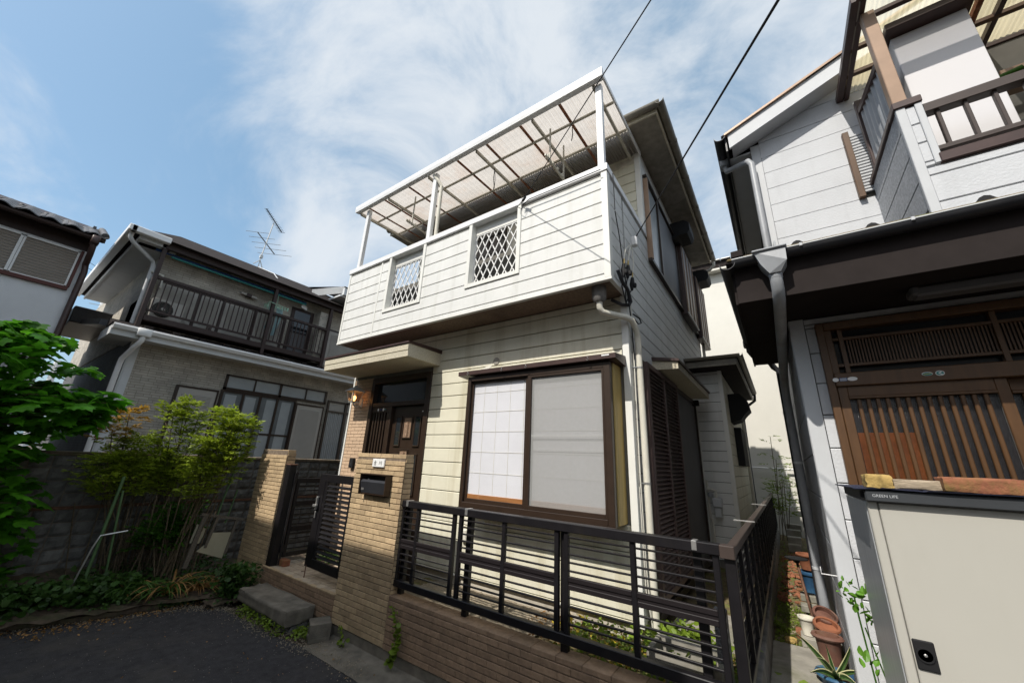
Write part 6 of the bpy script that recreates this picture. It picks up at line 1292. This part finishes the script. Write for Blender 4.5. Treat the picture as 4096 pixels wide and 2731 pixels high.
def straps(name, label, c, n, L, mat, seed, w=.011, cat='plant', spread=1.0, dry=0):
    rr_ = random.Random(seed); t = thing(name, label, cat, c); m = MB(); d_ = MB()
    for i in range(n):
        a = rr_.uniform(0, 6.283); l = L*rr_.uniform(.6, 1.2); rise = rr_.uniform(.5, 1.0); pts = []
        o = Vector((c[0]+rr_.gauss(0, .03), c[1]+rr_.gauss(0, .03), c[2]))
        for k in range(7): u = k/6; pts.append(o+Vector((math.cos(a)*l*u*spread*.75, math.sin(a)*l*u*spread*.75, l*rise*(u*1.25-u*u*(1.1 if rr_ else 1)))))
        s = Vector((-math.sin(a), math.cos(a), 0)); q = d_ if rr_.random() < dry else m; vs = []
        for k, p in enumerate(pts): ww = w*(1-(k/6)**2.2)*(.6+.4*min(1, k/1.5)); vs += [p-s*ww, p-Vector((0, 0, ww*.5)), p+s*ww]
        q.add(vs, [(3*k+j, 3*k+j+1, 3*k+j+4, 3*k+j+3) for k in range(6) for j in (0, 1)])
    m.build('blades', mat, t, fix=False, kind='stuff')
    if d_.v: d_.build('dry_blades', 'straw', t, fix=False, kind='stuff')
    return t
straps('strap_plant', 'green strap-leaved clump at the foot of the feathery shrubs', (-6.0, 1.55, .10), 46, .42, 'daylily', 41, dry=.1)
straps('strap_plant', 'half-dry strap-leaved clump with orange blades by the lane edge', (-5.88, 1.82, .08), 60, .46, 'daylily', 42, dry=.28, spread=1.25)
straps('strap_plant', 'dry straw-coloured clump in front of the broken board', (-5.85, 2.08, .07), 70, .36, 'straw', 43, .007, spread=1.5, dry=.3)
def ground_leaves(seed, n, area, mat, s0, s1, zf, h=.12, shape=4):
    rr_ = random.Random(seed); m = MB()
    for i in range(n):
        x, y = area(rr_); z = zf(x, y)+rr_.uniform(0, h); s = rr_.uniform(s0, s1); e = Euler((rr_.gauss(0, .55), rr_.gauss(0, .55), rr_.uniform(0, 6.3)))
        pts = [(0, -1), (.55, -.75), (.85, -.1), (.45, .55), (0, 1), (-.45, .55), (-.85, -.1), (-.55, -.75)] if shape == 8 else [(0, -1), (.5, 0), (0, 1), (-.5, 0)]
        vs = []
        for a, b in pts: v = Vector((a*s, b*s, -.2*abs(a)*s)); v.rotate(e); vs.append((x+v.x, y+v.y, z+v.z))
        m.add(vs, [tuple(range(len(vs)))])
    return m
def bedz(x, y): return .08+max(0, -x-6.0)*.12
def lane_side(rr_): y = rr_.uniform(-.4, 1.6); return -6.12+.16*max(0, y)+rr_.gauss(-.12, .12)-.12, y
struct('weeds', ground_leaves(61, 2600, lane_side, 'weed', .012, .042, bedz, .2, 8), 'weed', kind='stuff', fix=False)
struct('weeds', ground_leaves(62, 1500, lambda r: (r.uniform(-6.9, -5.7), r.uniform(1.2, 2.6)), 'weed', .008, .028, bedz, .12, 8), 'weed', kind='stuff', fix=False)
struct('moss_patch', ground_leaves(63, 1800, lambda r: (r.gauss(-5.72, .08), r.gauss(1.86, .10)), 'weed', .004, .012, lambda x, y: .04, .03), 'weed', kind='stuff', fix=False)
struct('weeds', ground_leaves(64, 1100, lambda r: (r.gauss(-5.45, .12), r.gauss(2.32, .09)), 'weed', .01, .03, lambda x, y: .05, .32, 8), 'weed', kind='stuff', fix=False)
struct('weeds', ground_leaves(65, 420, lambda r: (r.uniform(-5.0, -4.1), 2.235+r.gauss(0, .03)), 'weed', .006, .016, lambda x, y: .0, .09, 8), 'weedbright', kind='stuff', fix=False)
struct('weeds', ground_leaves(66, 260, lambda r: (r.gauss(-3.98, .09), r.gauss(2.40, .05)), 'weed', .006, .016, lambda x, y: .0, .06, 8), 'weedbright', kind='stuff', fix=False)
struct('grass', ground_leaves(67, 900, lambda r: (r.uniform(-5.35, -4.8), r.uniform(3.02, 3.35)), 'weed', .006, .02, lambda x, y: .335, .09), 'weed', kind='stuff', fix=False)
struct('leaf_litter', ground_leaves(68, 420, lambda r: (lambda y: (-6.0+.13*y+r.gauss(.12, .12), y))(r.uniform(.5, 2.15)), 's', .006, .02, lambda x, y: .006, .012), 'straw', kind='stuff', fix=False)
struct('leaf_litter', ground_leaves(69, 130, lambda r: (r.uniform(-5.6, -1.6), r.uniform(1.0, 2.45)), 's', .004, .012, lambda x, y: .02, .004), 'straw', kind='stuff', fix=False)
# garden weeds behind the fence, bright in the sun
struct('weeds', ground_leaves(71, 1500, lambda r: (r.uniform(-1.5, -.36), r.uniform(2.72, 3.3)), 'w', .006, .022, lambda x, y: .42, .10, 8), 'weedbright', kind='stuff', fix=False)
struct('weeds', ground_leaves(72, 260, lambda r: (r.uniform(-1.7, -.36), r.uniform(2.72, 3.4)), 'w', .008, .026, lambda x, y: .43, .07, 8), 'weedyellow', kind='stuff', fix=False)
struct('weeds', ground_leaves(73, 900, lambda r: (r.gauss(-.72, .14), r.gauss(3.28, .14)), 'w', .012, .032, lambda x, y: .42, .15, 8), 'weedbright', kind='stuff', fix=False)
struct('straw', ground_leaves(74, 700, lambda r: (r.uniform(-1.9, -.4), r.uniform(2.72, 3.4)), 'w', .005, .024, lambda x, y: .425, .03), 'straw', kind='stuff', fix=False)
struct('moss_patch', ground_leaves(75, 3000, lambda r: (r.uniform(-.27, .03), r.uniform(4.4, 5.6)), 'w', .004, .011, lambda x, y: .295, .025), 'weedbright', kind='stuff', fix=False)
struct('weeds', ground_leaves(76, 500, lambda r: (r.gauss(-.22, .05), r.uniform(4.5, 10)), 'w', .008, .022, lambda x, y: .30, .08), 'weedbright', kind='stuff', fix=False)
def fern(c, label, seed):
    rr_ = random.Random(seed); t = thing('fern', label, 'fern', c); m = MB()
    for i in range(6): a = rr_.uniform(0, 6.3); frond(m, Vector(c), Vector((math.cos(a), math.sin(a), .5)), rr_, .16, 30, .006, .035)
    m.build('fronds', 'weedbright', t, fix=False, kind='stuff')
fern((-.16, 4.85, .30), 'small bright fern on the mossy alley floor', 5)
nd = thing('bamboo_shrub', 'thin tall shrub against the cream wall at the alley end', 'shrub', (-.13, 10.2, .4)); m = MB(); f_ = MB(); rr = random.Random(8)
for i in range(7):
    b = Vector((-.16+rr.gauss(0, .07), 10.0+rr.gauss(0, .12), .4)); T = Vector((-.12+rr.gauss(0, .16), 9.8, rr.uniform(1.4, 2.5))); m.tube([b, T], .008, 4)
    for k in range(16): frond(f_, b.lerp(T, rr.uniform(.35, 1)), Vector((rr.gauss(0, 1), rr.gauss(0, 1), rr.uniform(-.1, .8))), rr, .26, 9, .012, .09)
m.build('stems', 'bark', nd); f_.build('foliage', 'weedbright', nd, fix=False, kind='stuff')
# weeds growing out of the lane wall
def stemweed(label, pts, seed, n, s0, s1, mat='weedbright'):
    rr_ = random.Random(seed); t = thing('wall_weed', label, 'weed', pts[0]); MB().tube(pts, .003, 5).build('stem', mat, t)
    m = MB()
    for i in range(n):
        u = (i/n)**1.4*(len(pts)-1); k = min(int(u), len(pts)-2); p = Vector(pts[k]).lerp(Vector(pts[k+1]), u-k)+Vector((rr_.gauss(0, .02), rr_.gauss(0, .008)-.008, rr_.gauss(0, .01))); s = rr_.uniform(s0, s1)*(1.2-.7*i/n); e = Euler((rr_.gauss(.6, .5), rr_.gauss(0, .5), rr_.uniform(0, 6.3)))
        vs = []
        for a, b in ((0, -1), (.6, -.6), (.9, 0), (.5, .7), (0, .9), (-.5, .7), (-.9, 0), (-.6, -.6)): v = Vector((a*s, b*s, 0)); v.rotate(e); vs.append(p+v)
        m.add(vs, [tuple(range(8))])
    m.build('leaves', mat, t, fix=False, kind='stuff')
stemweed('tall spindly weed growing from the base of the low brick wall', [(-2.83, 2.49, .07), (-2.80, 2.50, .2), (-2.79, 2.49, .30), (-2.84, 2.50, .36), (-2.92, 2.51, .44)], 5, 80, .014, .034)
stemweed('short grassy weed beside the hollow block', [(-3.49, 2.48, .03), (-3.50, 2.48, .10), (-3.56, 2.47, .165)], 6, 30, .010, .024)
# rose beside the locker
RS = thing('rose_bush', 'young rose with oval green leaves beside the storage locker', 'rose', (.22, 2.62, .2)); st = MB()
st.tube([(.215, 2.6, .25), (.198, 2.6, .80), (.186, 2.6, 1.03), (.183, 2.6, 1.12)], .0035, 6).tube([(.265, 2.6, .25), (.235, 2.6, .82), (.20, 2.6, 1.0)], .003, 6); st.build('stems', 'nandlow', RS, True)
rr = random.Random(3)
for i, (x, z, s) in enumerate(((.135, 1.14, .9), (.15, 1.12, .7), (.142, 1.105, .6), (.165, 1.15, .8), (.178, 1.16, .6), (.19, 1.145, .7), (.205, 1.15, .6), (.215, 1.13, 1.0), (.232, 1.115, 1.1), (.195, 1.12, .8), (.17, 1.10, .8), (.178, 1.085, .7), (.186, 1.055, 1.2), (.20, 1.075, .7), (.165, 1.085, .6), (.208, 1.02, 1.0), (.225, 1.03, 1.0), (.24, 1.02, .9), (.175, .87, 1.1), (.19, .85, 1.2), (.205, .86, .9), (.22, .88, .8), (.235, .86, .7), (.20, .72, .8), (.215, .70, .7), (.25, .74, .9), (.265, .73, .8), (.235, .70, .8), (.225, .66, .7), (.255, .66, .7))):
    piece('leaf', 'rleaf', lambda: MB().add([(0, 0, 0), (.012, .012, .003), (.014, .026, .004), (.007, .042, .002), (0, .05, 0), (-.007, .042, .002), (-.014, .026, .004), (-.012, .012, .003), (0, .025, -.002)], [(0, 1, 8), (1, 2, 8), (2, 3, 8), (3, 4, 8), (4, 5, 8), (5, 6, 8), (6, 7, 8), (7, 0, 8)]), 'roseleaf', RS, (x, 2.6+rr.gauss(0, .03), z), (rr.gauss(.9, .5), rr.gauss(0, .6), rr.uniform(0, 6.3))).scale = (s*.95,)*3
    piece('leaf', 'rleaf', None, 'roseleaf', RS, (x+rr.gauss(0, .014), 2.6+rr.gauss(0, .04), z+rr.gauss(0, .014)), (rr.gauss(.9, .5), rr.gauss(0, .6), rr.uniform(0, 6.3))).scale = (s*.75,)*3
# striped agave in the blue pot
AG = thing('striped_agave', 'striped agave with pale leaf edges in the blue pot', 'agave', (.09, 3.84, .36))
def agleaf(b, t, w, bend):
    b, t = Vector(b), Vector(t); d = t-b; s = d.cross(Vector((0, -1, .2))).normalized(); pts = [b+d*u+Vector((0, 0, bend*math.sin(u*3.14))) for u in [k/8 for k in range(9)]]
    g = MB(); e = MB(); gv = []; ev = []
    for k, p in enumerate(pts): ww = w*(1-(k/8)**1.7)*(.75+.25*math.sin(k/8*3.1)); gv += [p-s*ww*.72, p+Vector((0, .012, -.008)), p+s*ww*.72]; ev += [p-s*ww+Vector((0, 0.004, 0)), p-s*ww*.70, p+s*ww*.70, p+s*ww+Vector((0, .004, 0))]
    g.add(gv, [(3*k+j, 3*k+j+1, 3*k+j+4, 3*k+j+3) for k in range(8) for j in (0, 1)]); e.add(ev, [(4*k+j, 4*k+j+1, 4*k+j+5, 4*k+j+4) for k in range(8) for j in (0, 2)])
    o = g.build('leaf', 'agave', AG, True, fix=False); e.build('leaf_margin', 'agedge', o, fix=False)
for t, w, bd in (((-.10, 3.72, .60), .022, .02), ((.215, 3.72, .645), .018, -.02), ((.0, 3.66, .50), .018, .03), ((-.05, 3.62, .42), .024, .02), ((.10, 3.60, .44), .026, .03), ((.20, 3.62, .40), .022, .03), ((.06, 3.78, .56), .014, .0), ((.26, 3.7, .47), .018, .02)): agleaf((.085, 3.82, .36), t, w, bd)
S.render.film_transparent = False
